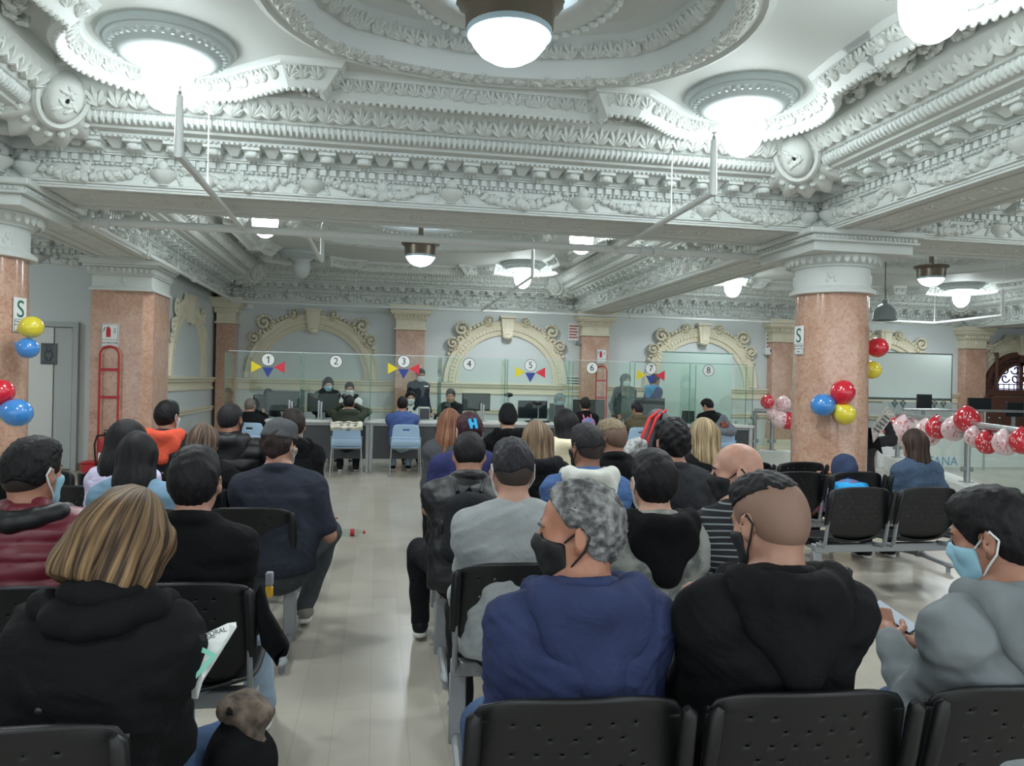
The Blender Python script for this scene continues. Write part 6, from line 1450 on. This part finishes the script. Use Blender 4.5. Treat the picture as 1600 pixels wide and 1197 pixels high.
PINK = J('pink_strap', (222, 112, 142)); backpack('person wearing a pink and blue backpack at window six', 'backpack', 'pink and blue backpack on the person at window six', J('blue_pink_backpack', (96, 140, 190), rgb2=(206, 120, 150), sc=10), .16, .19, .09, PINK)
def chair_bag():
    p = atA(1017, 682, 5.9); t = thing('backpack', 'red and grey backpack standing upright behind the tousled haired man', 'backpack', (p[0], p[1], p[2] - .22)); Rr = ry3(.35)
    f = Field((-.22, -.16, -.05), (.22, .16, .48), .012); f.cone((-.02, 0, .05), (.05, 0, .36), .10, .075, .03); f.cone((.04, 0, .05), (.08, 0, .34), .09, .07, .03); f.build('body', J('grey_bag_cloth', (92, 94, 98)), t)
    for dx in (-.045, .005): one(lambda m: m.tube([(-.09 + dx * .3, -.07, .02), (-.07 + dx, -.10, .20), (-.0 + dx, -.08, .36), (.10 + dx, -.02, .42)], .022, 8, flat=.5), 'red_strap', mat('red_webbing', (206, 46, 50), .6), t, 60)
    one(lambda m: m.tube([(-.03, -.10, .02), (.0, -.11, .2), (.06, -.06, .4)], .012, 6), 'black_strap', C_BLACK2, t)
    p = atA(988, 699, 5.6); t = thing('scarf', 'crumpled white patterned scarf beside the red strapped backpack', 'scarf', p)
    f = Field((-.14, -.1, -.14), (.14, .1, .14), .012); f.ell((0, 0, 0), (.10, .06, .06), ry3(-.5)); f.ell((.05, 0, -.06), (.05, .05, .07)); f.bumpy(.016, 50, 2); f.build('cloth', J('white_pattern_scarf', (190, 190, 188), rgb2=(110, 112, 116), sc=30), t)
chair_bag()
def draped():
    p = atY(540, 745, 12.2); t = thing('draped_jacket', 'cream jacket with dark cords hung over the blue chair at window two', 'jacket', (p[0], p[1] - .03, .80))
    def fn(u, v): return (u * .235 * (1 + .04 * math.sin(9 * v)), -.045 + .10 * (v - .5) ** 2 * 4 * (1 if v > .5 else -.3) + .012 * math.sin(u * 14), .055 - .26 * abs(v - .42) ** 1.2 + .008 * math.sin(u * 9))
    a = MB(); a.add(*sheet(fn, 24, 16)); solid(a.build('cloth', J('cream_jacket_cloth', (206, 202, 188)), t, 60), .014)
    one(lambda m: [m.tube([(-.17, -.062, .03 - .035 * k), (0, -.064, .045 - .035 * k), (.17, -.062, .03 - .035 * k)], .005, 6) for k in range(2)], 'dark_cord', C_BLACK2, t)
    p = atY(1127, 748, 12.2); t = thing('draped_jacket', 'grey jacket with orange lining over the blue chair at window eight', 'jacket', (p[0] + .0, p[1] - .03, .84), -.2)
    f = Field((-.24, -.12, -.16), (.24, .12, .26), .014); f.cone((-.14, 0, -.06), (0, 0, .16), .07, .05, .05); f.cone((.14, 0, -.06), (0, 0, .16), .07, .05, .05); f.cone((-.14, -.01, -.06), (.14, -.01, -.06), .075, .075, .05); f.bumpy(.008, 40, 4); f.build('cloth', J('slate_jacket', (104, 110, 118)), t)
    f = Field((-.2, -.2, -.1), (.2, .1, .2), .014); f.ell((0, -.06, .05), (.085, .03, .065)); f.bumpy(.008, 50, 4); f.build('orange_lining', J('orange_lining_cloth', (176, 104, 84), rgb2=(60, 60, 66), sc=20), t)
    # jacket tail over the bench end beside the aisle
    a = 2.72; P = [atA(400, 925, 2.62), atA(414, 905, 2.66), atA(425, 950, 2.66), atA(455, 1005, 2.66), atA(452, 1020, 2.66), atA(437, 1024, 2.64), atA(434, 1042, 2.63), atA(425, 1030, 2.62), atA(405, 1010, 2.60), atA(398, 970, 2.6)]
    c = sum(P) / len(P); t = thing('hanging_coat', 'black coat tail hanging off the bench end beside the aisle', 'coat', c)
    pl = [(float((p - c)[0] * .985 - (p - c)[1] * .17), float((p - c)[2])) for p in P]
    f = Field((-.16, -.06, -.2), (.16, .06, .18), .008); X, Y, Z = f.grid()
    from mathutils.geometry import intersect_point_tri_2d
    m = MB(); m.prism(pl, .05, FACE_CAM, (0, .02, 0)); o = m.build('cloth', C_BLACK2, t, 30); b = o.modifiers.new('soft', 'BEVEL'); b.width = .012; b.segments = 2
draped()
def floor_things():
    c = atA(382, 1108, 2.05); t = thing('patterned_cap', 'brown camouflage cap lying on a black bag at bottom left', 'cap', c)
    f = Field((-.14, -.14, -.14), (.14, .14, .12), .008); f.ell((0, 0, .0), (.066, .085, .036), ry3(.35)); f.cone((-.05, .02, .02), (.04, -.05, .03), .018, .016, .02); f.cone((-.03, -.05, .0), (.05, -.02, -.01), .02, .016, .02); f.cone((.02, -.06, -.03), (.055, -.05, -.065), .03, .02, .02, (arr(.3, .2, 1), 2.5)); f.ell((.0, -.03, -.06), (.05, .05, .05)); f.bumpy(.009, 60, 6)
    f.build('cloth', J('camouflage_cloth', (64, 56, 50), rgb2=(132, 118, 106), sc=22, b=(16, .5, .01)), t)
    c = atA(372, 1165, 2.0); t = thing('tote_bag', 'black bag on the bench leg under the patterned cap', 'bag', (c[0], c[1], .0)); z = c[2]
    f = Field((-.16, -.14, z - .3), (.16, .14, z + .12), .012); f.ell((0, 0, z - .08), (.095, .09, .15)); f.bumpy(.008, 34, 3); f.build('body', C_BLACK2, t)
    one(lambda m: m.tube([(-.05, 0, z + .03), (-.02, -.02, z + .10), (.05, 0, z + .03)], .008, 6), 'handle', C_BLACK2, t)
    c = atA(421, 915, 3.3); t = thing('drink_pouch', 'small yellow and grey pouch beside the left bench leg', 'pouch', c); one(lambda m: m.box(-.015, .015, -.012, .012, -.05, .0, .006), 'yellow_base', mat('pouch_yellow', (224, 170, 40), .4), t); one(lambda m: m.box(-.016, .016, -.013, .013, .0, .06, .006), 'grey_top', mat('pouch_grey', (150, 150, 160), .4), t)
floor_things()
def worn():
    L_ = 'person with burgundy hair and bright blue hair clip'; q = PJ[L_]; h, Rh = q['h'], q['Rh']
    m = MB(); base = arr(0, -.112, .035); Rc = Rh @ rx3(-.1)
    for poly in ([(-.030, .035), (-.010, .040), (-.006, .008), (.008, .008), (.012, .038), (.030, .030), (.026, -.038), (.008, -.040), (.006, -.012), (-.008, -.010), (-.012, -.036), (-.030, -.030)],): m.prism([(x * .92, y * .95) for x, y in poly], .02, Rc @ FACE_CAM @ rz3(.2), h + Rh @ base)
    m.build('hair_clip', mat('bright_blue_plastic', (40, 170, 226), .3), q['t'], 30)
    for L_, mk in (('man in black jacket hunched forward under a black backpack', 1),):
        q = PJ[L_]; an = q['LG'][0][2]
        pts = [(-.020, .0), (.012, -.022), (.09, .022), (.022, -.004), (-.006, .018)]
        m = MB(); R = np.column_stack([(0, 1, 0), (0, 0, 1), (1, 0, 0)]); m.prism([(x, y) for x, y in pts], .004, R, an + arr(-.047, .02, -.045)); m.build('curved_side_mark', SOLE, q['t'], 0)
    q = PJ['woman with streaked blond bob in a black coat']; p = q['C'] + arr(-.03, -.165, -.02)
    m = MB(); m.ell(p, (.008, .005, .008), 10, 6); m.build('coat_button', mat('coat_button_metal', (60, 62, 62), .4, .5), q['t'])
    q = PJ['standing man in dark uniform jacket behind window three']; m = MB(); m.box(-.05, .05, -.004, .004, -.012, .012, 0, None, q['C'] + arr(-.08, .155, .10)); m.build('chest_lettering', PAPER, q['t'], 0)
worn()
